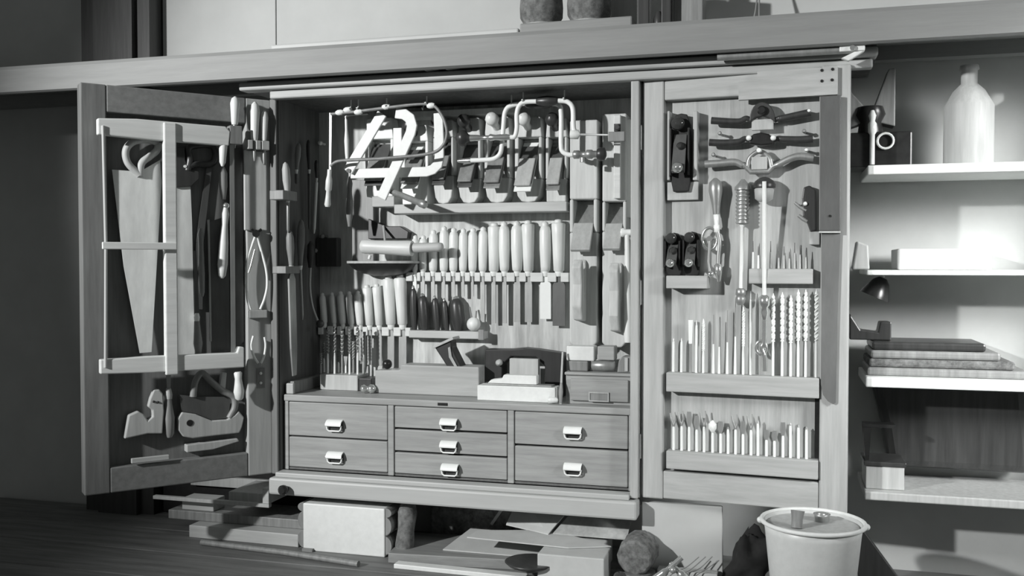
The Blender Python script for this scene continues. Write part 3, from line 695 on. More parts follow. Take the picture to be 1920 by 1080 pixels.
# jack plane lying on the counter
x0, x1, xs = ctr(703, .10), ctr(898, .10), ctr(752, .10)
zt1, zt0 = F0.at(820, 686, -.10).z, F0.at(725, 693, -.10).z
t = Thing('jack_plane', 'pale wooden jack plane lying on the counter with its iron leaning left', 'plane', FF)
t.part('body', MB().prism([(x0, CT+.0004), (x0, zt0-.003), (xs-.004, zt0), (xs, zt1), (x1, zt1), (x1, CT+.0004)], .10, .165), 'beechx', bev=.003)
q0, q1 = F0.at(862, 692, -.125), F0.at(822, 646, -.125)
PJ2 = lambda x, y: (F0.at(x-6, y, -.105).x, F0.at(x-6, y, -.105).z)
t.part('iron', MB().prism([PJ2(*c) for c in ((846, 652), (850, 650), (853, 668), (866, 692), (861, 692), (848, 670))], .104, .1076), 'steel')
PJ = lambda x, y: (F0.at(x, y, -.115).x, F0.at(x, y, -.115).z)
t.part('wedge', MB().prism([PJ(*c) for c in ((843, 692), (819, 655), (816, 650), (847, 637), (849, 652), (869, 692))], .108, .152), 'ebony', bev=.003)
t.part('iron_head', MB().bar(F0.at(813, 651, -.105)+V(0, .025, 0), F0.at(850, 634, -.105)+V(0, .025, 0), .007, .007, .056), 'light', bev=.001)
kp = F0.at(726, 680, -.13)
t.part('knob', MB().ball((kp.x, .13, zt0+.012), .014), 'black'); t.done()
# oilstone box and lid
x0, x1 = ctr(897, .055), ctr(1043, .055)
t = Thing('oilstone_box', 'white oblong oilstone box on the counter', 'box', FF)
t.part('box', MB().box(x0, x1, .045, .098, CT+.0004, CT+.040), 'white', bev=.002)
t.part('stone', MB().box(x0+.012, x1-.012, .055, .090, CT+.0405, CT+.044), 'steel', bev=.001); t.done()
x0, x1 = ctr(914, .06), ctr(1006, .06)
one('wood_offcut', 'white offcut of wood lying on the oilstone box', 'offcut', MB().prism([(x0, CT+.0445), (x1, CT+.0445), (x1, CT+.068), (x0+.045, CT+.068), (x0+.040, CT+.058), (x0+.010, CT+.054)], .06, .088), 'white', FF, bev=.0015)
x0, x1 = ctr(957, .12), ctr(1010, .12)
# dark plough plane at the back
a, b = ctr(913, .17), ctr(1058, .17); zz = lambda py: F0.at(985, py, -.17).z
t = Thing('plough_plane', 'dark arched plough plane standing behind the oilstone box', 'plane', FF)
t.part('body', MB().prism([(a, CT+.0004), (a, zz(656)), (a+.07, zz(655)), (a+.11, zz(652)), (b-.07, zz(654)), (b, zz(660)), (b, CT+.0004), (b-.05, CT+.0004), (b-.05, zz(684)), (b-.075, zz(668)), (a+.075, zz(668)), (a+.05, zz(684)), (a+.05, CT+.0004)], .15, .20), 'ebony', bev=.003)
p = F0.at(936, 680, -.145)
t.part('screw', MB().lathe((p.x, .15, p.z), (p.x, .135, p.z), [(0, .009), (.7, .009), (1, .004)]), 'light')
t.part('block', MB().box(F0.at(957, 680, -.14).x, F0.at(1011, 680, -.14).x, .130, .149, CT+.0004, zz(670)), 'light', bev=.002); t.done()
# awl leaning by the small drawer box
t = Thing('awl', 'thin brush-like awl standing by the small drawer box', 'awl', FF)
p, q = F0.at(1051, 748, -.03), F0.at(1055, 660, -.06)
t.part('shaft', MB().tube([V(p.x, .030, CT+.0004), p+(q-p)*.5, q], [.003, .003, .0025]), 'light')
t.part('bristle', MB().tube([V(p.x, .030, CT+.003), p+(q-p)*.16, p+(q-p)*.34], [.004, .006, .003]), 'mid'); t.done()
p = F0.at(1036, 748, -.03)
one('cork_stopper', 'little pale stopper on the counter below the oilstone box', 'stopper', MB().lathe((p.x-.012, .030, CT+.010), (p.x+.014, .034, CT+.010), [(0, .007), (.1, .009), (.9, .007), (1, .004)]), 'pale')
# blocks on the small drawer box
zb = CT+.0824
def blk(name, label, x0, x1, y0, y1, z0, h, m, bev=.003, kind=0):
    a, b = ctr(x0, y0), ctr(x1, y0)
    one(name, label, 'block', MB().box(a, b, y0, y1, z0, z0+h), m, FF, bev=bev)
blk('sharpening_stone', 'grey stone at the left in the lower row on the small drawer box', 1066, 1102, .07, .12, zb, .026, 'mid')
a, b = ctr(1107, .07), ctr(1153, .07)
one('polished_cylinder', 'shiny fat cylinder in the lower row on the small drawer box', 'cylinder', MB().lathe((a, .085, zb+.0145), (b, .085, zb+.0145), [(0, .008), (.06, .0135), (.5, .0145), (.94, .0135), (1, .008)], 18), 'steel')
a, b = ctr(1157, .07), .462
t = Thing('ribbed_block', 'grey ribbed block beside the cabinet post on the small drawer box', 'block', FF)
t.part('body', MB().prism([(a, zb), (a+.004, zb+.030), (a+.012, zb+.040), (b, zb+.042), (b, zb)], .07, .12), 'mid', bev=.002)
t.part('rib', MB().box(a+.020, a+.028, .066, .0699, zb+.004, zb+.038), 'light'); t.done()
blk('pale_block', 'white oblong block resting at the left on the grey stone', 1062, 1114, .075, .12, zb+.0264, .038, 'white')
blk('pale_block', 'white speckled block resting on the shiny cylinder', 1120, 1152, .075, .12, zb+.0296, .036, 'beechx')

# ================================================================== RIGHT DOOR TOOLS
PN = -.022                                # panel face lies this far behind the stile face
def onp(px, py, h): return FR.at(px, py, PN+h)
def rail(F, name, label, x0, y0, x1, y1, hp, n0, n1, m='framex'):
    """plain rail from its top-left to its top-right pixel, hp pixels high"""
    a, b = F.at(x0, y0, n1), F.at(x1, y1, n1); zt = (a.z+b.z)/2; s = F.m(x0, y0, n1)
    t = Thing(name, label, 'rack', F)
    t.part(name, MB().box(a.x, b.x, -n1, -n0-.0004, zt-hp*s, zt), m, bev=.002); t.done()
    return zt
RH = PN+.034
z1 = rail(FR, 'bit_rail', 'middle rail across the right door holding long auger bits', 1249, 700, 1536, 708, 36, PN, RH)
z2 = rail(FR, 'bit_rail', 'lowest rail across the right door holding short countersink bits', 1249, 848, 1534, 862, 33.5, PN, RH)
z3 = rail(FR, 'small_bit_rail', 'short rail at the right of the right door holding thin bits', 1404, 504, 1524, 504, 28, PN, RH)
z4 = rail(FR, 'metal_plane_ledge', 'small ledge under the two black metal planes', 1249, 516, 1326, 518, 24, PN, RH+.016)
nB = PN+.018
mid = [(1263, 634, 0), (1278, 634, 0), (1295, 600, 2), (1306, 600, 0), (1319, 600, 1), (1338, 590, 3), (1349, 600, 3), (1364, 582, 3), (1379, 560, 3), (1394, 576, 1), (1408, 546, 0),
       (1450, 552, 1), (1467, 550, 1), (1483, 556, 1), (1497, 545, 1), (1511, 545, 1), (1531, 544, 1)]
for i, (x, yt, k) in enumerate(mid):
    top = FR.at(x, yt, nB); bx = FR.at(x, 700, nB).x; B = V(bx-.001, -nB, z1+.0005)
    t = Thing('auger_bit', f'steel bit, {ORD[i]} from the left on the middle rail of the right door', 'drill bit', FR, 'bits on the middle rail')
    L_ = (top-B); r = .0031
    if k == 0:
        t.part('shank', MB().lathe(B, B+L_*.9, [(0, r), (.9, r), (1, r*.8)], 8), 'bright'); t.part('tip', MB().lathe(B+L_*.9, top, [(0, r*.8), (1, r*.2)], 8), 'steel')
    elif k == 2:
        t.part('shank', MB().lathe(B, B+L_*.55, [(0, .0035), (1, .003)], 8), 'steel'); t.part('tip', MB().bar(B+L_*.55, top, .008, .011, .004), 'bright')
    elif k == 3:
        t.part('shank', MB().lathe(B, B+L_*.5, [(0, .0034), (1, .002)], 8), 'bright'); t.part('tip', MB().lathe(B+L_*.5, top, [(0, .0018), (1, .0012)], 6), 'steel')
    else:
        wd = .0056 if i < 11 else .0085
        t.part('shank', MB().lathe(B, B+L_*.42, [(0, r), (.7, r), (1, r*.7)], 8), 'bright')
        t.part('flute', MB().twist(B+L_*.42, B+L_*.96, wd, .0048, 3.2, 40), 'bright'); t.part('tip', MB().lathe(B+L_*.955, top+V(0, 0, .003), [(0, wd*.45), (.4, wd*.4), (.5, .002), (1, .0006)], 8), 'bright')
    t.done()
low = [1263, 1278, 1292, 1306, 1320, 1336, 1351, 1365, 1379, 1393, 1408, 1421, 1437, 1452, 1468, 1482, 1497, 1512]
lt = [772, 770, 772, 780, 770, 788, 790, 800, 776, 790, 776, 788, 806, 808, 792, 792, 796, 800]
kk = [1, 1, 2, 2, 1, 3, 2, 0, 1, 2, 1, 0, 2, 2, 2, 0, 0, 0]
for i, x in enumerate(low):
    top = FR.at(x, lt[i], nB); bx = FR.at(x, 850, nB).x; B = V(bx, -nB, z2+.0005); L_ = top-B
    t = Thing('countersink_bit', f'short bit, {ORD[i]} from the left on the lowest rail of the right door', 'drill bit', FR, 'bits on the lowest rail')
    k = kk[i]; f = .62 if k else .92
    t.part('shank', MB().lathe(B, B+L_*f, [(0, .0034), (.9, .0033), (1, .0025)], 8), 'bright')
    if k == 0: t.part('tip', MB().lathe(B+L_*f, top, [(0, .004), (1, .001)], 8), 'steel')
    elif k == 1: t.part('fork', MB().tube([B+L_*f, B+L_*.8+V(.005, 0, 0), top+V(.003, 0, 0)], [.003, .003, .0015], 6).tube([B+L_*f, B+L_*.8-V(.006, 0, 0), top-V(.009, 0, .004)], [.003, .003, .0015], 6), 'steel')
    elif k == 2: t.part('spade', MB().bar(B+L_*f, B+L_*.78, .006, .014, .003).bar(B+L_*.78, top, .014, .010, .003), 'steel')
    else: t.part('rose', MB().lathe(B+L_*f, top, [(0, .003), (.35, .010), (.7, .010), (1, .002)], 12), 'bright')
    t.done()
for i, (x, yt) in enumerate(((1412, 452), (1422, 462), (1433, 470), (1445, 452), (1460, 470), (1470, 462), (1480, 472), (1490, 455), (1500, 460), (1511, 468))):
    top = FR.at(x, yt, nB); B = V(top.x, -nB, z3+.0005); L_ = top-B
    t = Thing('gimlet_bit', f'thin bit, {ORD[i]} from the left on the short rail of the right door', 'drill bit', FR, 'thin bits on the short rail')
    t.part('shank', MB().lathe(B, B+L_*.6, [(0, .0028), (1, .002)], 8), 'steel' if i > 2 else 'bright'); t.part('tip', MB().lathe(B+L_*.6, top, [(0, .0016), (1, .0008)], 6), 'bladedk'); t.done()
# dark slot in the panel
a, b = onp(1527, 862, .004), onp(1537, 746, .004)
one('dark_strip', 'narrow black strip at the lower right of the right door', 'strip', MB().box(a.x, b.x, -PN-.004, -PN-.0004, a.z, b.z), 'black', FR)

# spokeshaves
def shave(label, n, yc, L_, R_, x0, x1, cx, cw, ch, m, kind):
    F = FR; t = Thing('spokeshave', label, 'spokeshave', F, 'spokeshaves on the right door'); s = F.m(cx, yc, n)
    hm = m
    def arm(pts, rs): return MB().tube(bez(path(F, pts, n), 6), [rs[0]+(rs[1]-rs[0])*abs(math.sin(math.pi*.5*i/(6*(len(pts)-1)))) for i in range(6*(len(pts)-1)+1)], 10)
    t.part('handle', arm([(cx-cw*.9, yc), (cx-cw*1.3, yc-4)]+L_, (.0055, .009)), hm); t.part('handle', arm([(cx+cw*.9, yc), (cx+cw*1.3, yc-4)]+R_, (.0055, .009)), hm)
    P = lambda x, y: (F.at(x, y, n).x, F.at(x, y, n).z)
    if kind == 0:
        out = [P(cx-cw, yc+4)]+[P(cx+cw*math.cos(math.radians(a)), yc-ch*math.sin(math.radians(a))) for a in range(180, -1, -15)]+[P(cx+cw, yc+4), P(cx+cw*.55, yc-4), P(cx, yc-8), P(cx-cw*.55, yc-4)]
        t.part('body', MB().prism(out, -n-.010, -n+.008), hm, bev=.003)
        p = F.at(cx, yc-ch*.5, n); t.part('screw', MB().lathe((p.x, -n-.0105, p.z), (p.x, -n-.022, p.z), [(0, .007), (.6, .011), (1, .007)]), 'black')
        t.part('blade', MB().box(F.at(cx-cw*.85, yc, n).x, F.at(cx+cw*.85, yc, n).x, -n-.004, -n+.004, F.at(cx, yc+18, n).z, F.at(cx, yc-2, n).z), 'light', bev=.001)
    elif kind == 1:
        out = [P(cx-cw, yc-4), P(cx-cw*.6, yc-ch), P(cx, yc-ch*1.25), P(cx+cw*.6, yc-ch), P(cx+cw, yc-4), P(cx+cw*.95, yc+ch*.6), P(cx, yc+ch*.85), P(cx-cw*.95, yc+ch*.6)]
        t.part('body', MB().prism(out, -n-.012, -n+.008), 'black', bev=.004)
        for sx in (-1, 1):
            p = F.at(cx+sx*cw*.95, yc-4, n); t.part('screw', MB().ball((p.x, -n-.014, p.z), .0065), 'bright')
    else:
        mb = MB().tube(bez(path(F, [(cx-cw*.95, yc+2), (cx-cw*.75, yc-ch*.7), (cx, yc-ch*1.15), (cx+cw*.75, yc-ch*.7), (cx+cw*.95, yc+2)], n)), .0055)
        mb.tube(path(F, [(cx-cw, yc), (cx-cw*.7, yc+8), (cx+cw*.7, yc+8), (cx+cw, yc)], n), .0065)
        t.part('body', mb, 'steel'); t.part('blade', MB().box(F.at(cx-cw*.62, yc, n).x, F.at(cx+cw*.62, yc, n).x, -n-.006, -n-.001, F.at(cx, yc+4, n).z, F.at(cx, yc-ch*.75, n).z), 'light', bev=.001)
        p = F.at(cx, yc-ch*1.2, n); t.part('screw', MB().lathe((p.x, -n-.004, p.z), (p.x, -n-.016, p.z), [(0, .006), (1, .005)]), 'bright')
    t.done()
nS = PN+.026
shave('dark spokeshave with domed body, topmost on the right door', nS, 226, [(1385, 228), (1350, 227), (1334, 226)], [(1466, 222), (1500, 215), (1520, 211)], 0, 0, 1430, 24, 34, 'dark', 0)
shave('dark spokeshave with black middle, second from the top on the right door', nS, 264, [(1385, 266), (1355, 268), (1330, 267)], [(1468, 261), (1500, 262), (1524, 260)], 0, 0, 1428, 24, 12, 'dark', 1)
shave('steel spokeshave with open loop, lowest of three on the right door', nS, 314, [(1392, 310), (1378, 304), (1350, 306), (1322, 308)], [(1460, 308), (1480, 298), (1500, 293), (1526, 296)], 0, 0, 1424, 24, 26, 'steel', 2)
for i, (x, y) in enumerate(((1350, 252), (1338, 292), (1508, 248), (1512, 283), (1517, 210))):
    p = FR.at(x, y, nS)
    one('shave_peg', f'small peg holding the spokeshaves, {["upper left", "lower left", "upper right", "lower right", "topmost right"][i]}', 'peg', MB().lathe((p.x, -PN-.0005, p.z+.002), (p.x, -nS-.010, p.z+.002), [(0, .003), (.8, .003), (.85, .005), (1, .003)], 10), 'bright' if i > 2 else 'steel', FR)

# metal block plane in its rack
t = Thing('plane_rack', 'shallow wooden rack around the black metal plane, top left of the right door', 'rack', FR)
a, b = onp(1251, 376, .012), onp(1310, 340, .012)
t.part('base', MB().box(a.x, b.x, -PN-.014, -PN-.0004, a.z, b.z), 'frame', bev=.002)
for xa, xb in ((1251, 1256), (1299, 1308)):
    p, q = onp(xa, 338, .03), onp(xb, 208, .03); t.part('side', MB().box(p.x, q.x, -PN-.032, -PN-.0004, p.z, q.z), 'light', bev=.002)
t.done()
def metalplane(F, n, x0, x1, yt, yb, label, knobs, base=None):
    t = Thing('metal_plane', label, 'plane', F, 'black metal planes on the right door'); a, b = F.at(x0, yb, n), F.at(x1, yt, n); cx = (a.x+b.x)/2; h = (b.x-a.x)/2; z0, z1 = a.z if base is None else base, b.z
    L_ = z1-z0
    out = [(cx-h*.8, z0), (cx+h*.8, z0), (cx+h, z0+L_*.12), (cx+h, z0+L_*.85), (cx+h*.6, z1-.003), (cx, z1), (cx-h*.6, z1-.003), (cx-h, z0+L_*.85), (cx-h, z0+L_*.12)]
    t.part('sole', MB().prism(out, -n-.004, -n+.004), 'black', bev=.002)
    t.part('cheek', MB().box(cx-h, cx-h+.004, -n-.026, -n-.0041, z0+L_*.2, z0+L_*.8), 'black', bev=.001); t.part('cheek', MB().box(cx+h-.004, cx+h, -n-.026, -n-.0041, z0+L_*.2, z0+L_*.8), 'black', bev=.001)
    vs = [(-.8, -.006, .70), (.8, -.006, .70), (.8, -.040, .22), (-.8, -.040, .22), (-.8, -.011, .73), (.8, -.011, .73), (.8, -.045, .25), (-.8, -.045, .25)]
    t.part('iron', MB().add([(cx+v[0]*(h-.004), -n+v[1], z0+L_*v[2]) for v in vs], [(0, 1, 2, 3), (7, 6, 5, 4), (0, 4, 5, 1), (1, 5, 6, 2), (2, 6, 7, 3), (3, 7, 4, 0)]), 'bladedk', bev=.001)
    t.part('front_knob', MB().lathe((cx-h*.2, -n-.0041, z0+L_*.86), (cx-h*.2, -n-.030, z0+L_*.86), [(0, .008), (.3, .007), (.6, h*.72), (.9, h*.6), (1, .003)]), 'glass')
    t.part('adjuster', MB().lathe((cx, -n-.040, z0+L_*.30), (cx, -n-.058, z0+L_*.27), [(0, .005), (.3, h*.55), (.8, h*.5), (1, .004)]), 'chrome')
    t.part('lever_cap', MB().lathe((cx+h*.1, -n-.022, z0+L_*.57), (cx+h*.1, -n-.036, z0+L_*.57), [(0, .010), (.6, .009), (1, .004)]), 'glass')
    t.done()
metalplane(FR, PN+.020, 1259, 1296, 212, 360, 'black metal plane in the shallow rack, top left of the right door', 1)
metalplane(FR, PN+.012, 1249, 1279, 436, 516, 'left of two small black metal planes on the ledge', 1, base=z4+.0004)
metalplane(FR, PN+.012, 1283, 1313, 434, 516, 'right of two small black metal planes on the ledge', 1, base=z4+.0004)

# screwdriver, ratchet screwdriver, breast drill, egg-beater drill
nD = PN+.024
t = Thing('screwdriver', 'stubby screwdriver with glossy pear handle on the right door', 'screwdriver', FR)
t.part('handle', MB().lathe(FR.at(1343, 402, nD), FR.at(1341, 334, nD), [(0, .008), (.1, .009), (.3, .011), (.65, .0165), (.88, .015), (1, .004)]), 'steel')
t.part('shank', MB().lathe(FR.at(1345, 470, nD), FR.at(1343, 402, nD), [(0, .003), (.5, .004), (.52, .007), (.7, .007), (.72, .005), (1, .007)]), 'bright'); t.done()
t = Thing('ratchet_screwdriver', 'long spiral ratchet screwdriver with grooved barrel on the right door', 'screwdriver', FR)
t.part('cap', MB().lathe(FR.at(1393, 356, nD), FR.at(1393, 336, nD), [(0, .020), (.3, .019), (.6, .012), (1, .004)]), 'steel')
prof = []
for i in range(9): prof += [(i/9, .014), (i/9+.05, .017), (i/9+.08, .0135)]
t.part('barrel', MB().lathe(FR.at(1392, 420, nD), FR.at(1393, 356, nD), prof+[(1, .015)]), 'steel')
t.part('shaft', MB().lathe(FR.at(1389, 541, nD), FR.at(1392, 420, nD), [(0, .0045), (.95, .0045), (1, .008)]), 'bright')
t.part('chuck', MB().lathe(FR.at(1388, 572, nD), FR.at(1389, 540, nD), [(0, .006), (.15, .0105), (.4, .012), (.55, .0095), (.6, .012), (.9, .0115), (1, .006)]), 'steel'); t.done()
t = Thing('push_drill', 'long push drill with round cap and bright rod down the right door', 'drill', FR)
t.part('cap', MB().lathe(FR.at(1433, 352, nD+.006), FR.at(1433, 332, nD+.006), [(0, .026), (.25, .027), (.6, .022), (.9, .012), (1, .004)]), 'dark')
t.part('collar', MB().lathe(FR.at(1432, 378, nD+.006), FR.at(1433, 353, nD+.006), [(0, .012), (.2, .021), (.9, .023), (1, .02)]), 'light')
t.part('rod', MB().rod(FR.at(1433, 556, nD+.006), FR.at(1433, 340, nD+.036), .0048), 'bright')
t.part('chuck', MB().lathe(FR.at(1433, 600, nD+.006), FR.at(1433, 553, nD+.006), [(0, .005), (.3, .010), (.5, .008), (.6, .013), (.9, .013), (1, .006)]), 'chrome')
t.part('spindle', MB().tube(bez(path(FR, [(1433, 600), (1432, 640), (1428, 652), (1433, 668), (1434, 696)], nD+.006)), [.006]*33, 8), 'chrome')
p = FR.at(1427, 652, nD+.006); t.part('crank_ring', MB().tube([(p.x+.012*math.cos(a), p.y, p.z+.016*math.sin(a)) for a in [math.pi*2*i/16 for i in range(17)]], .004, 8), 'chrome'); t.done()
t = Thing('hand_drill', 'small wheeled hand drill beside the black metal planes', 'drill', FR)
p = FR.at(1331, 448, nD)
t.part('wheel', MB().tube([(p.x+.018*math.cos(a), p.y, p.z+.027*math.sin(a)) for a in [math.pi*2*i/20 for i in range(21)]], .0045, 8).rod((p.x-.017, p.y, p.z), (p.x+.017, p.y, p.z), .003).lathe((p.x, p.y-.008, p.z), (p.x, p.y+.008, p.z), [(0, .007), (1, .007)]), 'chrome')
t.part('frame', MB().tube(bez(path(FR, [(1345, 432), (1349, 455), (1347, 480), (1346, 508)], nD)), .005), 'steel')
t.part('chuck', MB().lathe(FR.at(1348, 528, nD), FR.at(1346, 494, nD), [(0, .004), (.3, .007), (.5, .009), (.9, .009), (1, .005)]), 'chrome')
t.part('crank', MB().tube(path(FR, [(1331, 452), (1328, 490), (1331, 512)], nD+.008), .0035, 8), 'steel')
t.part('crank_knob', MB().ball(FR.at(1332, 514, nD+.010), .008), 'chrome'); t.done()
t = Thing('pliers', 'dark pincers hanging beside the saw at the right of the right door', 'pliers', FR)
n = PN+.014
t.part('jaw', MB().prism([(FR.at(x, y, n).x, FR.at(x, y, n).z) for x, y in ((1507, 352), (1518, 348), (1530, 356), (1531, 432), (1520, 436), (1514, 420), (1506, 405), (1504, 372))], -n-.010, -n+.010), 'dark', bev=.003)
t.part('handle', MB().tube(path(FR, [(1512, 395), (1500, 388), (1490, 380)], n+.006), [.005, .0045, .003], 8).tube(path(FR, [(1514, 415), (1505, 410), (1497, 404)], n+.006), [.005, .005, .004], 8), 'steel')
t.part('rivet', MB().ball(FR.at(1510, 382, n+.012), .005), 'bright').__class__; t.done()
p, q = onp(1517, 459, .02), onp(1537, 434, .02)
one('saw_bracket', 'small pale block under the dark pincers', 'block', MB().box(p.x, q.x, -PN-.022, -PN-.0004, p.z, q.z), 'frame', FR, bev=.002)

# long saw on the right stile
n = .010
P = lambda x, y: (FR.at(x, y, n).x, FR.at(x, y, n).z)
t = Thing('long_saw', 'long narrow saw hanging point down on the right stile of the right door', 'saw', FR)
t.part('blade', MB().prism([P(1540, 425), P(1576, 425), P(1570, 600), P(1567, 755), P(1562, 758), P(1552, 752), P(1543, 740), P(1539, 720), P(1540, 560)], -n-.0015, -n+.001), 'blademid')
k = t.part('blade_guard', MB().prism([P(1537, 182), P(1577, 180), P(1576, 433), P(1536, 433)], -n-.012, -n-.0016), 'bladedk', bev=.0015, label='dark wooden guard over the upper half of the saw')
t.part('guard_edge', MB().prism([P(1536, 433.5), P(1576, 433.5), P(1576, 437), P(1536, 437)], -n-.011, -n-.0016), 'light', k)
p = FR.at(1556, 405, n+.012); t.part('nail', MB().rod((p.x, -n-.014, p.z), (p.x, -n-.0121, p.z), .003, 8), 'black', k)
t.done()

# ================================================================== LEFT DOOR TOOLS
PL = -.030
n = .026
P = lambda x, y, nn=None: (FL.at(x, y, n if nn is None else nn).x, FL.at(x, y, n if nn is None else nn).z)
t = Thing('frame_saw', 'pale wooden frame saw hanging upright on the left door', 'saw', FL)
xl = -.452
tz = (FL.at(330, 247, n).z); bz = FL.at(330, 681, n).z
xr = FL.at(430, 250, n).x; xr2 = FL.at(456, 675, n).x
t.part('arm', MB().prism([(xl, tz-.022), (xl, tz+.018), (-.36, tz+.024), (xr-.012, tz+.022), (xr, tz+.010), (xr-.004, tz-.028), (-.33, tz-.026)], -n-.011, -n+.011), 'sawwood', bev=.003)
t.part('arm', MB().prism([(xl, bz-.016), (xl, bz+.020), (-.34, bz+.022), (xr2-.020, bz+.020), (xr2-.014, bz+.036), (xr2, bz+.034), (xr2, bz-.020), (-.33, bz-.020)], -n-.011, -n+.011), 'sawwood', bev=.003)
sx = FL.at(318, 460, n).x
t.part('stretcher', MB().box(sx-.0155, sx+.0155, -n-.017, -n+.006, bz-.028, tz+.020), 'sawwood', bev=.003)
a = FL.at(325, 462, n); t.part('toggle', MB().box(xl+.005, a.x+.003, -n-.026, -n-.0172, a.z-.009, a.z+.009), 'sawwood', bev=.002)
bx = FL.at(436, 460, n).x
t.part('blade', MB().box(bx-.006, bx+.006, -n-.001, -n+.001, bz, tz), 'steel')
t.part('handle', MB().lathe(FL.at(449, 750, n), FL.at(446, 697, n), [(0, .006), (.06, .011), (.3, .0145), (.55, .011), (.75, .009), (.95, .011), (1, .008)]), 'pale')
t.part('handle', MB().lathe(FL.at(417, 312, n), FL.at(420, 238, n), [(0, .003), (.1, .008), (.5, .011), (.8, .009), (1, .006)]), 'pale')
t.part('cord', MB().tube([(xl+.012, -n-.012, bz), (xl+.016, -n-.010, (bz+tz)/2), (xl+.012, -n-.012, tz)], .004, 8), 'light'); t.done()

def handsaw(label, n, handle, hole, blade, hm, bm, extra=None):
    t = Thing('hand_saw', label, 'saw', FL, 'hand saws on the left door'); Q = lambda x, y: (FL.at(x, y, n).x, FL.at(x, y, n).z)
    t.part('blade', MB().prism([Q(*p) for p in blade], -n-.0008, -n+.0008), bm)
    t.part('handle', MB().tube(bez([FL.at(x, y, n) for x, y in handle]+[FL.at(*handle[0], n)], 5), .0105, 8) if hole else MB().prism([Q(*p) for p in handle], -n-.010, -n+.010), hm, bev=0 if hole else .003)
    if extra:
        for (x, y) in extra: p = FL.at(x, y, n); t.part('rivet', MB().rod((p.x, -n-.0115, p.z), (p.x, -n+.009, p.z), .0035, 8), 'bright')
    t.done()
nH = PL+.018
t = Thing('hand_saw', 'big pale hand saw with a light curved handle, farthest left on the left door', 'saw', FL, 'hand saws on the left door')
Q = lambda x, y: (FL.at(x, y, nH).x, FL.at(x, y, nH).z)
t.part('blade', MB().prism([Q(210, 318), Q(262, 322), Q(300, 300), Q(303, 340), Q(296, 460), Q(284, 660), Q(262, 662), Q(232, 500)], -nH-.001, -nH+.001), 'blade')
t.part('handle', MB().tube(bez([FL.at(x, y, nH+.002) for x, y in ((297, 268), (294, 282), (280, 294), (266, 306), (262, 330))]), [.009]*33, 8).tube(bez([FL.at(x, y, nH+.002) for x, y in ((297, 268), (276, 262), (250, 266), (236, 282), (240, 306), (262, 328))]), .009, 8), 'light'); t.done()
t = Thing('hand_saw', 'hand saw with pale blade and dark closed handle behind the stretcher', 'saw', FL, 'hand saws on the left door')
nH2 = PL+.010
Q = lambda x, y: (FL.at(x, y, nH2).x, FL.at(x, y, nH2).z)
t.part('blade', MB().prism([Q(326, 352), Q(357, 350), Q(360, 420), Q(365, 664), Q(331, 666)], -nH2-.001, -nH2+.001), 'blade')
k = t.part('handle', MB().prism([Q(326, 352), Q(357, 350), Q(372, 336), Q(372, 322), Q(354, 318), Q(346, 300), Q(344, 276), Q(326, 276)], -nH2-.008, -nH2+.008), 'dark', bev=.002)
t.part('grip', MB().tube(bez([FL.at(x, y, nH2+.004) for x, y in ((352, 320), (356, 300), (354, 278), (372, 272), (396, 272), (404, 284), (402, 300), (392, 308), (366, 308), (356, 312))]), .009, 8), 'dark', k)
p = FL.at(347, 312, nH2+.009); t.part('rivet', MB().rod((p.x, p.y-.003, p.z), (p.x, p.y+.003, p.z), .004, 8), 'bright', k); t.done()
one('keyhole_saw', 'thin dark slanting saw blade on the left door behind the stretcher', 'saw', MB().bar(FL.at(392, 314, PL+.006), FL.at(374, 455, PL+.006), .014, .020, .003).bar(FL.at(374, 455, PL+.006), FL.at(371, 580, PL+.006), .020, .024, .003), 'bladedk', FL)
def dfile(label, xt, yt, xb, yb, r, m, n_, name='tool_handle', cat='handle'):
    one(name, label, cat, MB().lathe(FL.at(xb, yb, n_), FL.at(xt, yt, n_), [(0, r*.4), (.06, r*.8), (.35, r), (.7, r*.8), (.92, r*.9), (1, r*.4)], 12), m, FL)
dfile('grey round file stem upright in the middle of the left door', 376, 428, 379, 556, .0085, 'mid', PL+.020, 'round_file', 'file')
t = Thing('pad_saw', 'pad saw with a pale ferrule standing low on the left door', 'saw', FL); n_ = PL+.026
t.part('handle', MB().lathe(FL.at(372, 662, n_), FL.at(369, 602, n_), [(0, .008), (.3, .012), (.7, .009), (1, .007)]), 'mid'); t.part('ferrule', MB().lathe(FL.at(369, 602, n_), FL.at(369, 587, n_), [(0, .007), (.5, .008), (1, .005)]), 'bright')
t.part('blade', MB().bar(FL.at(369, 588, n_), FL.at(366, 470, n_), .012, .006, .002), 'bladedk'); t.done()
t = Thing('tenon_saw', 'tenon saw with a white turned handle hanging on the left door', 'saw', FL); n_ = PL+.016
Q = lambda x, y: (FL.at(x, y, n_).x, FL.at(x, y, n_).z)
t.part('blade', MB().prism([Q(392, 416), Q(428, 404), Q(431, 655), Q(396, 662)], -n_-.001, -n_+.001), 'bladedk'); t.part('spine', MB().bar(FL.at(391, 412, n_), FL.at(395, 640, n_), .004, .004, .006), 'light')
t.part('handle', MB().lathe(FL.at(416, 522, n_+.014), FL.at(423, 388, n_+.014), [(0, .004), (.04, .010), (.2, .0135), (.5, .012), (.75, .008), (.9, .010), (1, .006)]), 'pale')
t.part('collar', MB().ball(FL.at(424, 386, n_+.014), .009), 'chrome')
t.part('upper_grip', MB().lathe(FL.at(419, 374, n_+.010), FL.at(418, 312, n_+.010), [(0, .006), (.4, .011), (.8, .011), (1, .004)]), 'mid'); t.done()
t = Thing('back_saw', 'dark broad saw blade next to the right stile of the left door', 'saw', FL); n_ = PL+.010
Q = lambda x, y: (FL.at(x, y, n_).x, FL.at(x, y, n_).z)
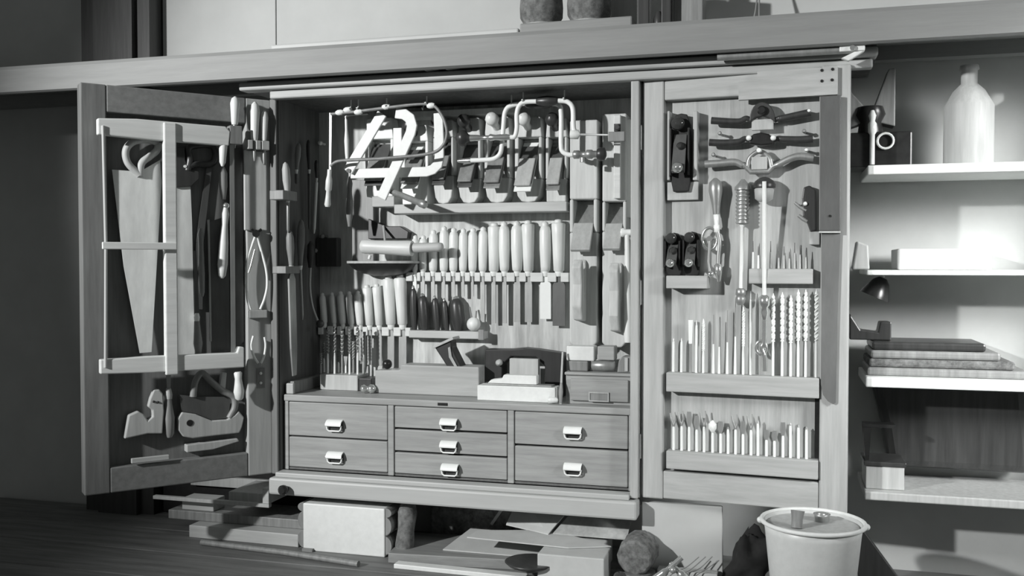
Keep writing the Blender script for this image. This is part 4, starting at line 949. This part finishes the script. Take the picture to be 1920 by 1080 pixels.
t.part('blade', MB().prism([Q(432, 280), Q(454, 276), Q(457, 640), Q(437, 655)], -n_-.002, -n_+.002), 'bladedk'); t.part('spine', MB().bar(FL.at(433, 286, n_), FL.at(437, 648, n_), .003, .003, .008), 'mid'); t.done()

def doorchisel(label, x, yt, yb, ye, hw, n_):
    t = Thing('door_chisel', label, 'chisel', FL, 'chisels at the top of the left door'); s = FL.m(x, yb, n_); r = hw*s/2
    t.part('handle', MB().lathe(FL.at(x-1, yb, n_), FL.at(x, yt, n_), [(0, r*.6), (.08, r*.72), (.4, r*.85), (.75, r), (.92, r*.75), (1, r*.2)]), 'pale')
    t.part('blade', MB().lathe(FL.at(x-1, ye, n_), FL.at(x-1, yb, n_), [(0, .002), (.2, .004), (1, .005)], 8), 'steel'); t.done()
doorchisel('large pale chisel handle highest at the top of the left door', 441, 181, 234, 278, 18, .022)
doorchisel('pale chisel handle, the taller of a pair on the hinge stile', 478, 191, 264, 302, 19, .018)
doorchisel('pale chisel handle, the shorter of a pair on the hinge stile', 496, 207, 264, 308, 14, .018)
a, b = FL.at(430, 270, .03), FL.at(453, 237, .03); one('chisel_bracket', 'grey wooden bracket under the large chisel handle on the left door', 'bracket', MB().box(a.x, b.x, -.036, -.008, a.z, b.z), 'mid', FL, bev=.002)
t = Thing('chisel_bracket', 'pale notched bracket under the pair of chisel handles on the hinge stile', 'bracket', FL)
t.part('back_strip', MB().box(FL.at(466, 270, .01).x, FL.at(506, 270, .01).x, -.010, -.0034, FL.at(480, 279, .02).z, FL.at(480, 264, .02).z), 'mid')
for xa, xb in ((465, 474), (480, 489), (491, 505)): t.part('block', MB().box(FL.at(xa, 270, .03).x, FL.at(xb, 270, .03).x, -.032, -.0104, FL.at(480, 280, .03).z, FL.at(480, 263, .03).z), 'light', bev=.0015)
t.done()
a, b = FL.at(458, 432, .006), FL.at(500, 284, .006)
one('stile_slip', 'pale strip of wood fixed on the hinge stile under the chisel pair', 'strip', MB().box(a.x, b.x, -.008, -.0004, a.z, b.z), 'beech', FL, bev=.003)
# dividers and callipers
n_ = .013
t = Thing('dividers', 'pair of steel dividers hanging on the hinge stile of the left door', 'dividers', FL)
t.part('hinge', MB().lathe(FL.at(480, 438, n_-.004), FL.at(480, 438, n_+.006), [(0, .010), (1, .010)]).tube(path(FL, [(472, 430), (480, 438), (490, 430)], n_), .004, 6), 'black')
t.part('leg', MB().tube(bez(path(FL, [(480, 440), (472, 462), (464, 490), (462, 530), (464, 560), (470, 580)], n_)), .0035, 6), 'bright'); t.part('leg', MB().tube(bez(path(FL, [(481, 440), (490, 470), (499, 505), (501, 535), (496, 560), (488, 580)], n_)), .0035, 6), 'bright')
t.part('spring_leg', MB().tube(path(FL, [(478, 468), (470, 500), (466, 512)], n_+.004), .003, 6), 'chrome'); t.done()
a, b = FL.at(467, 597, .014), FL.at(501, 581, .014); one('divider_bracket', 'small pale bracket under the dividers', 'bracket', MB().box(a.x, b.x, -.016, -.0004, a.z, b.z), 'frame', FL, bev=.002)
t = Thing('callipers', 'small steel callipers below the dividers on the hinge stile', 'callipers', FL)
t.part('leg', MB().tube(bez(path(FL, [(486, 684), (476, 668), (471, 648), (475, 630)], n_)), .0035, 6), 'bright'); t.part('leg', MB().tube(bez(path(FL, [(488, 684), (495, 668), (498, 648), (496, 632)], n_)), .003, 6), 'bright'); t.part('pivot', MB().rod(FL.at(487, 684, n_-.006), FL.at(487, 684, n_+.006), .006), 'steel'); t.done()
t = Thing('bolt_plate', 'dark small bolt plate low on the hinge stile of the left door', 'plate', FL)
a, b = FL.at(482, 728, .003), FL.at(496, 690, .003); t.part('plate', MB().box(a.x, b.x, -.004, -.0004, a.z, b.z), 'mid'); 
for y in (700, 718): p = FL.at(489, y, .006); t.part('screw', MB().ball(p, .004), 'bright')
t.done()
# lower part of the left door
n_ = PL+.02
Q = lambda x, y: (FL.at(x, y, n_).x, FL.at(x, y, n_).z)
t = Thing('compass_saw', 'pale notched saw handle low at the left of the left door', 'saw', FL)
t.part('handle', MB().prism([Q(*p) for p in ((232, 822), (276, 812), (303, 812), (306, 770), (304, 738), (297, 729), (287, 730), (280, 746), (276, 762), (284, 768), (285, 780), (276, 788), (268, 776), (258, 770), (240, 778))], -n_-.011, -n_+.008), 'light', bev=.003)
for x, y in ((288, 753), (296, 754)): p = FL.at(x, y, n_+.012); t.part('rivet', MB().ball(p, .003), 'black')
t.done()
t = Thing('door_file', 'upright file with pale handle between two saw handles, low on the left door', 'file', FL)
t.part('handle', MB().lathe(FL.at(318, 820, n_), FL.at(316, 748, n_), [(0, .006), (.1, .012), (.5, .0145), (.85, .009), (1, .008)]), 'mid'); t.part('ferrule', MB().lathe(FL.at(316, 748, n_), FL.at(316, 728, n_), [(0, .009), (.4, .010), (1, .006)]), 'light'); t.part('stem', MB().bar(FL.at(316, 728, n_), FL.at(316, 694, n_), .009, .012, .004), 'steel'); t.done()
t = Thing('panel_saw', 'big closed wooden saw handle lying level at the bottom of the left door', 'saw', FL)
nk = PL+.018; Q = lambda x, y: (FL.at(x, y, nk).x, FL.at(x, y, nk).z)
t.part('handle', MB().prism([Q(*p) for p in ((333, 806), (332, 784), (340, 772), (366, 776), (396, 788), (424, 786), (438, 778), (446, 770), (456, 782), (452, 800), (447, 811), (400, 816), (360, 821), (342, 818))], -nk-.010, -nk+.008), 'light', bev=.003)
t.part('hole', MB().lathe((FL.at(354, 792, nk).x, -nk-.0102, FL.at(354, 792, nk).z), (FL.at(354, 792, nk).x, -nk-.0112, FL.at(354, 792, nk).z), [(0, .0085), (1, .0085)]), 'black')
t.part('blade', MB().prism([Q(*p) for p in ((340, 771), (336, 740), (372, 744), (420, 744), (432, 752), (428, 784), (396, 787), (366, 775))], -nk-.001, -nk+.001), 'bladedk')
t.part('grip', MB().tube(bez([FL.at(x, y, nk+.002) for x, y in ((362, 744), (366, 716), (378, 700), (394, 714), (416, 732), (438, 744), (440, 764), (430, 784))]), .009, 8), 'mid'); t.done()
one('wood_chip', 'small pale upright offcut beside the white saw handle of the left door', 'offcut', MB().bar(FL.at(415, 733, PL+.012), FL.at(419, 698, PL+.012), .017, .014, .016), 'light', FL, bev=.002)
a, b = FL.at(349, 845, PL+.02), FL.at(447, 820, PL+.02); one('saw_rest', 'pale wooden rest under the big saw handle', 'rest', MB().prism([(a.x, a.z-.004), (a.x, a.z+.016), (b.x-.004, b.z-.002), (b.x, b.z-.010), (a.x+.07, a.z-.003)], -PL-.028, -PL-.0004), 'light', FL, bev=.002)
a, b = FL.at(246, 862, .006), FL.at(317, 845, .006); one('lower_slip', 'pale slip of wood on the bottom rail of the left door', 'strip', MB().box(a.x, b.x, -.010, -.0004, a.z-.010, b.z-.010), 'lightx', FL, bev=.002)

# ================================================================== UNDER THE CABINET
BZ = .5704
def bp(px, py):                           # a point on the bench top
    d = RC @ Vector(((px-960)/FPX, -(py-540)/FPX, -1.0)); return CAM+d*((BZ-CAM.z)/d.z)
one('recess_shade', 'black panel added as shade against the wall under the left door', 'shade panel', MB().box(-1.045, -.53, .225, .2515, BZ, .768), 'shadeblack', FF, bev=.003)  # black panel added to paint the shaded recess under the left door
one('pale_board', 'pale upright board under the hinge side of the right door', 'board', MB().prism([(.492, BZ), (.690, BZ), (.688, .758), (.492, .758)], .012, .028), 'plaster', FF, bev=.002)  # board stops where the shade starts, putting that shade into its shape
# white box with half-round notches
a, b = FF.at(557, 1000, .02), FF.at(733, 1000, .02)
t = Thing('notched_box', 'white wooden box with half-round notched ends standing under the cabinet sill', 'box', FF)
zt = .700
t.part('body', MB().box(a.x+.018, b.x-.018, -.02, .10, BZ, zt), 'white', bev=.003)
for sx, x in ((1, a.x), (-1, b.x)):
    for k, zc in enumerate((BZ+.030, BZ+.082, zt-.012)):
        r = .024 if k < 2 else .013
        arc = [(x+sx*(.018)-sx*0+(-sx)*.018*math.cos(math.radians(q)), zc+r*math.sin(math.radians(q))) for q in range(-90, 91, 18)]
        t.part('dowel', MB().prism(arc, -.016, .09), 'mid', bev=.001)
t.part('foot', MB().box(a.x+.02, a.x+.05, -.03, -.0204, BZ, BZ+.008), 'mid'); t.done()
one('leather_roll', 'dark crumpled leather roll beside the white notched box', 'roll', MB().lathe((b.x+.028, .0, BZ), (b.x+.034, .02, .714), [(0, .022), (.2, .026), (.5, .022), (.8, .026), (1, .018)], 12), 'cloth')
# wooden tray frame left, sticking out below the left door
t = Thing('tray_frame', 'pale open wooden tray frame sticking out below the left door', 'frame', FF)
p, q = FF.at(250, 924, -.02), FF.at(504, 948, -.02); zb = .668
t.part('front_bar', MB().box(-.93, q.x, .02, .035, zb, zb+.010), 'light', bev=.001)
t.part('end_bar', MB().box(q.x-.020, q.x, .02, .22, zb+.0104, .722), 'lightx', bev=.002)
t.part('tray_board', MB().box(-.70, q.x-.030, .05, .20, zb+.004, zb+.030), 'light', bev=.002)
t.part('back_bar', MB().box(-.93, q.x-.0204, .205, .22, zb, zb+.030), 'light', bev=.001); t.done()
a, b = bp(321, 975), bp(392, 975)
def bplank(name, label, p0, p1, h, d, m, z=BZ, tilt=0):
    v = (p1-p0); v.z = 0; u = v.normalized(); w_ = V(-u.y, u.x, 0)
    vs = [p0, p1, p1+w_*d, p0+w_*d]; vs = [V(q.x, q.y, z) for q in vs]; vs += [q+V(0, 0, h) for q in vs]
    return one(name, label, 'board', MB().add(vs, [(3, 2, 1, 0), (4, 5, 6, 7), (0, 1, 5, 4), (1, 2, 6, 5), (2, 3, 7, 6), (3, 0, 4, 7)]), m, FF, bev=.002)
bplank('wood_block', 'pale squared block lying on the planks below the tray frame', V(-.862, .062, 0), V(-.757, .062, 0), .034, .06, 'lightx', z=BZ+.062)
bplank('plank', 'upper of two planks stacked left of the white notched box', V(-.90, .05, 0), V(-.452, .05, 0), .026, .14, 'mid', z=BZ+.0356)
bplank('plank', 'lower plank with bright front edge left of the white notched box', V(-.80, .005, 0), V(-.452, .0, 0), .035, .2, 'lightx')
a, b = bp(378, 1022), bp(560, 1046)
one('long_stick', 'long pale stick lying along the bench front left of the white strip', 'stick', MB().tube([V(a.x, a.y, BZ+.008), V(-.45, -.075, BZ+.008), V(-.22, -.112, BZ+.008)], .008, 8), 'mid')
a, b = bp(738, 1066), bp(985, 1091)
bplank('white_strip', 'white wooden strip lying at the front of the bench', V(a.x, a.y, 0), V(b.x, b.y, 0), .012, .03, 'white')
bplank('dark_board', 'broad grey board lying under the pile of papers', V(-.16, -.06, 0), V(.24, -.02, 0), .026, .2, 'midx')
# glassware / dark rubbish behind
t = Thing('dark_case', 'dark scuffed case pushed back under the cabinet behind the papers', 'case', FF)
t.part('case', MB().box(-.135, .145, .185, .25, BZ, .690), 'cloth', bev=.006); 
t.part('strap', MB().obox((.07, .18, .655), (.008, .006, .075), (0, .6, 0)), 'light'); t.done()
# papers
def sheet(name, label, pts, z, m='paper', th=.003, cat='paper'):
    """pts: (x, y, dz) corners on top of each other"""
    vs = [V(x, y, z+dz) for x, y, dz in pts]; n = len(vs); vs += [q+V(0, 0, th) for q in vs]
    return one(name, label, cat, MB().add(vs, [tuple(range(n))[::-1], tuple(range(n, 2*n))]+[(i, (i+1) % n, (i+1) % n+n, i+n) for i in range(n)]), m, FF)
one('box_of_papers', 'pale cardboard box at the front of the bench under the papers', 'box', MB().box(.255, .420, -.115, -.02, BZ, BZ+.075), 'paper', FF, bev=.003)
one('paper_pile', 'pile of pale papers behind the cardboard box', 'paper', MB().box(.255, .400, .0, .12, BZ, BZ+.075), 'paper', FF, bev=.003)
sheet('paper_sheet', 'long white sheet of paper on the grey board left of the pile', [(-.03, .0, 0), (.25, .0, 0), (.25, .14, .02), (0.0, .14, .02)], BZ+.0265)
sheet('paper_sheet', 'curled pale paper sheet with its corner over the box edge', [(.05, -.04, .0), (.32, -.06, .0), (.42, -.02, .0), (.25, .06, .006), (.06, .02, .002)], BZ+.0765)
sheet('paper_sheet', 'pale folded sheet propped up at the back of the paper pile', [(.12, .08, .0), (.25, .02, .0), (.31, .12, .075), (.14, .16, .07)], BZ+.083)
sheet('paper_sheet', 'large grey sheet propped right of the folded paper', [(.26, .03, .0), (.452, .03, .0), (.456, .15, .075), (.325, .15, .075)], BZ+.083, 'light')
one('ink_dish', 'shallow dark dish among the papers', 'dish', MB().lathe((.23, -.085, BZ+.026+.0005), (.23, -.085, BZ+.046), [(0, .035), (.5, .055), (.95, .064), (1, .058)], 20), 'dark')
# rough log, cup, tongs
p = FF.at(1190, 1000, .04)
t = Thing('rough_log', 'rough bark-covered log end standing under the right corner of the cabinet', 'log', FF)
t.part('log', MB().lathe((p.x+.004, -.075, .640), (p.x+.010, .004, .645), [(0, .038), (.05, .044), (.4, .047), (.7, .044), (1, .046)], 11), 'cloth', bev=.002)
t.part('stump', MB().lathe((p.x+.004, -.04, BZ), (p.x+.004, -.04, .602), [(0, .050), (.6, .050), (1, .046)], 11), 'cloth'); t.done()
p = bp(1178, 1090)
t = Thing('dark_bottle', 'small dark glossy bottle at the bottom edge beside the log', 'bottle', FF)
t.part('body', MB().lathe((p.x, -.16, BZ), (p.x, -.16, BZ+.062), [(0, .012), (.03, .016), (.8, .0165), (.95, .012), (1, .006)], 16), 'glass'); t.done()
p = bp(1275, 1085); c = V(p.x, -.17, BZ)
t = Thing('tongs', 'shiny pair of curved steel tongs at the bottom of the bench', 'tongs', FF)
t.part('arm', MB().tube(bez([c+V(-.075, 0, .006), c+V(-.050, 0, .045), c+V(-.015, 0, .075), c+V(.022, .01, .108)]), [.009]*17+[.006]*8, 8), 'chrome')
t.part('arm', MB().tube(bez([c+V(.078, .0, .006), c+V(.055, .0, .042), c+V(.02, .0, .074), c+V(-.004, .015, .090)]), [.011]*17+[.007]*8, 8), 'chrome')
t.part('pivot', MB().ball(c+V(.004, -.008, .083), .008), 'steel')
t.part('inner_loop', MB().tube(bez([c+V(-.03, -.01, .006), c+V(-.01, -.01, .028), c+V(.02, -.01, .022), c+V(.035, -.01, .006)]), .006, 8), 'chrome'); t.done()
# low pale board along the wall, wires
bplank('skirting_board', 'low pale board lying before the upright pale board left of the bucket', V(.535, -.03, 0), V(.68, -.03, 0), .034, .035, 'lightx')
t = Thing('wire_bundle', 'loose tangle of thin wires on the bench left of the bucket', 'wire', FF)
for i in range(4):
    r = random.Random(i); x = .535+.016*i
    t.part('wire', MB().tube(bez([V(x+.01, -.07, BZ+.002), V(x+.04, -.05, BZ+.025+.01*r.random()), V(x+.07, -.03, BZ+.045), V(x+.10, -.02, BZ+.055+.02*r.random())]), .0013, 6), 'mid')
t.done()
# dark bundle left of the bucket, enlarged to cover the soft shade there
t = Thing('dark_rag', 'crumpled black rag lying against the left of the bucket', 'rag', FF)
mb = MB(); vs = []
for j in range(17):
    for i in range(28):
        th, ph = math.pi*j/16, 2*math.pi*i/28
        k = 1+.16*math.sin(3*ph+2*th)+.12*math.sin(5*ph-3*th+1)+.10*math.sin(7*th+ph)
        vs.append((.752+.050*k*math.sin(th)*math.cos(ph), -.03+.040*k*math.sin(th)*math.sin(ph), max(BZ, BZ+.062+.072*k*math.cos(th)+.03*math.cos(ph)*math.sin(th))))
mb.add(vs, [(j*28+i, j*28+(i+1) % 28, j*28+28+(i+1) % 28, j*28+28+i) for j in range(16) for i in range(28)], True); t.part('rag', mb, 'shadeblack'); t.done()
# bucket
p = FF.at(1524, 978, .20); R_ = .1115; rz = p.z
t = Thing('bucket', 'white enamel bucket standing in front of the right door', 'bucket', FF)
c0, c1 = V(p.x, -.20, BZ), V(p.x, -.20, rz)
t.part('body', MB().lathe(c0, c1, [(0, R_*.70), (.02, R_*.72), (.9, R_*.90), (1, R_*.93), (1, R_*.90), (.9, R_*.87), (.05, R_*.68)], 40), 'enamel')
t.part('rim', MB().tube([(p.x+R_*.965*math.cos(2*math.pi*i/40), -.20+R_*.965*math.sin(2*math.pi*i/40), rz) for i in range(41)], .0048, 8), 'white')
for sx in (-1, 1): t.part('ear', MB().ball((p.x+sx*R_*.99, -.20, rz-.004), .007), 'white')
t.done()
t = Thing('lid_disc', 'pale lid resting just inside the bucket rim', 'lid', FF)
t.part('lid_disc', MB().lathe((p.x, -.20, rz-.014), (p.x, -.20, rz-.006), [(0, R_*.85), (.5, R_*.865), (1, R_*.86)], 32), 'light'); t.done()
one('brush_stub', 'short dark brush stub standing in the bucket', 'brush', MB().lathe((p.x-.034, -.240, rz-.0055), (p.x-.032, -.232, rz+.030), [(0, .012), (.5, .012), (1, .015)], 12), 'mid')
one('pipe_ring', 'small ring-topped pipe standing in the bucket', 'pipe', MB().lathe((p.x+.020, -.165, rz-.0055), (p.x+.020, -.165, rz+.010), [(0, .016), (.7, .016), (1, .0185), (1, .013), (.6, .012)], 16), 'steel')
one('leaning_board', 'dark board leaning behind the bucket at the right', 'board', MB().prism([(p.x+.12, BZ), (p.x+.24, BZ), (p.x+.115, BZ+.17), (p.x+.08, BZ+.17)], -.04, -.015), 'dark', FF, bev=.002)

# ================================================================== RIGHT BACKGROUND: open shelves against the wall
X0, X1 = 1.015, 1.62
def zy(py, y=.10): return FF.at(1628, py, -y).z
def shelfboard(name, label, py, th, m='white'):
    z = zy(py); one(name, label, 'shelf', MB().box(X0, X1, .02, .251, z-th, z), m, FF, bev=.003); return z
s1 = shelfboard('wall_shelf', 'upper white wall shelf beyond the right door, under the dark drilling machine', 316, .022)
s2 = shelfboard('wall_shelf', 'middle white wall shelf beyond the right door', 506, .012)
s3 = shelfboard('wall_shelf', 'lower white wall shelf beyond the right door, under the folded cloths', 700, .024)
s4 = shelfboard('wall_shelf', 'lowest grey wall shelf beyond the right door', 908, .02, 'light')
one('shelf_upright', 'white upright carrying the wall shelves at the far right', 'upright', MB().box(X1+.0004, X1+.03, .02, .251, BZ, 1.835), 'white', FF, bev=.002)
XC = FF.at(1632, 250, -.12).x
t = Thing('drilling_machine', 'dark bench drilling machine with a bright spindle on the upper wall shelf', 'drill press', FF)
t.part('base', MB().box(XC-.05, XC+.09, .08, .20, s1+.0004, s1+.085), 'black', bev=.004)
t.part('head', MB().lathe((XC, .12, s1+.0855), (XC, .12, s1+.150), [(0, .030), (.4, .026), (.7, .036), (1, .030)]), 'black')
t.part('yoke_arm', MB().prism([(XC-.052, s1+.10), (XC-.056, s1+.20), (XC-.010, s1+.145), (XC-.006, s1+.115)], .11, .16), 'mid', bev=.003)
t.part('yoke_arm', MB().prism([(XC+.04, s1+.24), (XC+.055, s1+.24), (XC+.055, s1+.10), (XC+.004, s1+.115), (XC+.006, s1+.145)], .11, .16), 'mid', bev=.003)
t.part('spindle', MB().lathe((XC, .070, s1+.006), (XC, .070, s1+.135), [(0, .006), (.55, .006), (.6, .010), (.75, .010), (.8, .006), (.9, .009), (1, .004)]), 'bright')
t.part('handwheel', MB().tube([(XC+.03+.018*math.cos(q), .074, s1+.062+.018*math.sin(q)) for q in [2*math.pi*i/16 for i in range(17)]], .003, 6), 'bright'); t.done()
one('stone_bottle', 'tall pale stone bottle on the upper wall shelf right of the drilling machine', 'bottle', MB().lathe((XC+.22, .13, s1+.0004), (XC+.22, .13, s1+.24), [(0, .05), (.02, .055), (.6, .055), (.75, .035), (.82, .018), (.95, .018), (.96, .022), (1, .020)], 20), 'light')
one('plaster_figure', 'pale plaster block standing on the middle wall shelf', 'block', MB().prism([(XC-.04, s2+.0004), (XC+.0, s2+.0004), (XC-.004, s2+.06), (XC-.030, s2+.07)], .10, .16), 'light', FF, bev=.004)
one('paper_stack', 'pale stack of paper on the middle wall shelf', 'paper', MB().box(XC+.06, XC+.26, .06, .22, s2+.0004, s2+.05), 'paper', FF, bev=.003)
t = Thing('dark_lamp', 'dark hooded lamp hanging under the middle wall shelf', 'lamp', FF)
t.part('hood', MB().lathe((XC+.01, .10, s2-.065), (XC+.03, .10, s2-.0195), [(0, .035), (.2, .033), (.8, .02), (1, .010)]), 'black'); t.part('knob', MB().ball((XC+.03, .10, s2-.0165), .004), 'bright'); t.done()
for i in range(4):
    z = s3+.0004+i*.020
    one('folded_cloth', ['lowest dark folded cloth on the lower wall shelf', 'second dark folded cloth from the bottom on the lower wall shelf', 'third dark folded cloth from the bottom on the lower wall shelf', 'top dark folded cloth on the lower wall shelf'][i], 'cloth',
        MB().box(X0+.005+.004*i, X1-.25-.03*i, .05+.004*i, .22, z, z+.0196), ['mid', 'cloth', 'mid', 'dark'][i], FF, group='folded cloths on the lower wall shelf', bev=.006)
one('clamp_iron', 'dark angled iron clamp on top of the folded cloths', 'clamp', MB().prism([(XC-.045, s3+.0808), (XC+.05, s3+.0808), (XC+.05, s3+.125), (XC+.025, s3+.125), (XC+.02, s3+.10), (XC-.02, s3+.105), (XC-.045, s3+.145)], .10, .16), 'dark', FF, bev=.003)
t = Thing('grey_crate', 'small pale crate with dark lid on the lowest wall shelf', 'crate', FF)
t.part('body', MB().box(X0+.004, X0+.09, .05, .16, s4+.0004, s4+.055), 'light', bev=.002); t.part('lid', MB().box(X0+.0, X0+.094, .046, .164, s4+.0555, s4+.066), 'dark', bev=.002); t.part('lid_post', MB().prism([(X0+.004, s4+.0665), (X0+.012, s4+.0665), (X0+.016, s4+.145), (X0-.002, s4+.145)], .06, .10).box(X0-.002, X0+.07, .06, .10, s4+.1455, s4+.153), 'black'); t.done()
one('coat', 'dark coat hanging below the lower wall shelf at the far right', 'coat', MB().prism([(XC+.012, s3-.026), (XC+.36, s3-.026), (XC+.38, s4+.03), (XC+.055, s4+.03), (XC+.040, s3-.14)], .17, .245), 'dark', FF, bev=.02)

# ================================================================== ON THE OVERHEAD SHELF
def jar(label, px0, px1, zb):
    a, b = FF.at(px0, 15, -.06), FF.at(px1, 15, -.06); c = (a.x+b.x)/2; R_ = (b.x-a.x)/2
    t = Thing('glass_jar', label, 'jar', FF, 'jars on the overhead shelf')
    t.part('body', MB().lathe((c, .06, zb), (c, .06, zb+.13), [(0, R_*.80), (.05, R_*.86), (.12, R_*.80), (.2, R_*.84), (.3, R_*.98), (.5, R_), (.8, R_*.95), (.95, R_*.7), (1, R_*.7)], 24), 'cloth')
    t.part('band', MB().tube([(c+R_*.85*math.cos(2*math.pi*i/24), .06+R_*.85*math.sin(2*math.pi*i/24), zb+.016) for i in range(25)], .004, 6), 'light')
    t.part('lid', MB().lathe((c, .06, zb+.1304), (c, .06, zb+.15), [(0, R_*.75), (.6, R_*.75), (1, R_*.6)], 20), 'dark'); t.done()
jar('dark jar with pale bands, the left one on the overhead shelf', 976, 1055, 1.9454)
jar('dark bulbous jar, the right one on the overhead shelf', 1064, 1146, 1.9454)
SZ = 1.9154
a, b = FF.at(1195, 20, -.02), FF.at(1217, 20, -.02); one('dark_post', 'narrow dark upright box on the overhead shelf right of the jars', 'box', MB().box(a.x, b.x, .02, .06, SZ, SZ+.16), 'dark', FF, bev=.002)
a, b = FF.at(1240, 20, -.02), FF.at(1258, 20, -.02); one('dark_post', 'second narrow dark upright box, right of the little dark knob', 'box', MB().box(a.x, b.x, .02, .06, SZ, SZ+.16), 'dark', FF, bev=.002)
p = FF.at(1233, 20, -.02); one('round_bottle', 'little dark round bottle between the two dark upright boxes', 'bottle', MB().lathe((p.x, .04, SZ), (p.x, .04, SZ+.06), [(0, .008), (.1, .010), (.3, .013), (.7, .013), (1, .006)]), 'dark')
a, b = FF.at(1262, 20, -.05), FF.at(1318, 20, -.05); one('grey_carton', 'grey mottled carton on the overhead shelf', 'carton', MB().box(a.x, b.x, .05, .15, SZ, SZ+.14), 'mid', FF, bev=.003)
p = FF.at(1332, 25, -.03); one('door_wedge', 'small dark wedge at the right of the overhead shelf things', 'wedge', MB().prism([(p.x-.022, SZ), (p.x+.024, SZ), (p.x+.012, SZ+.014), (p.x-.012, SZ+.022), (p.x-.022, SZ+.018)], .01, .06), 'black', FF, bev=.002)
p = FF.at(1412, 30, -.10); one('twine_loop', 'thin loop of twine standing against the wall over the shelf', 'cord', MB().tube(bez([V(p.x-.012, .10, SZ+.002), V(p.x+.004, .12, SZ+.06), V(p.x+.012, .15, SZ+.14), V(p.x+.014, .12, SZ+.06), V(p.x+.014, .10, SZ+.002)]), .0022, 6), 'mid')
a, b = FF.at(1148, 20, -.15), FF.at(1196, 20, -.15); one('slate', 'grey slate leaning behind the jars on the overhead shelf', 'slate', MB().box(a.x, b.x, .13, .15, SZ+.0, SZ+.2), 'light', FF, bev=.002)
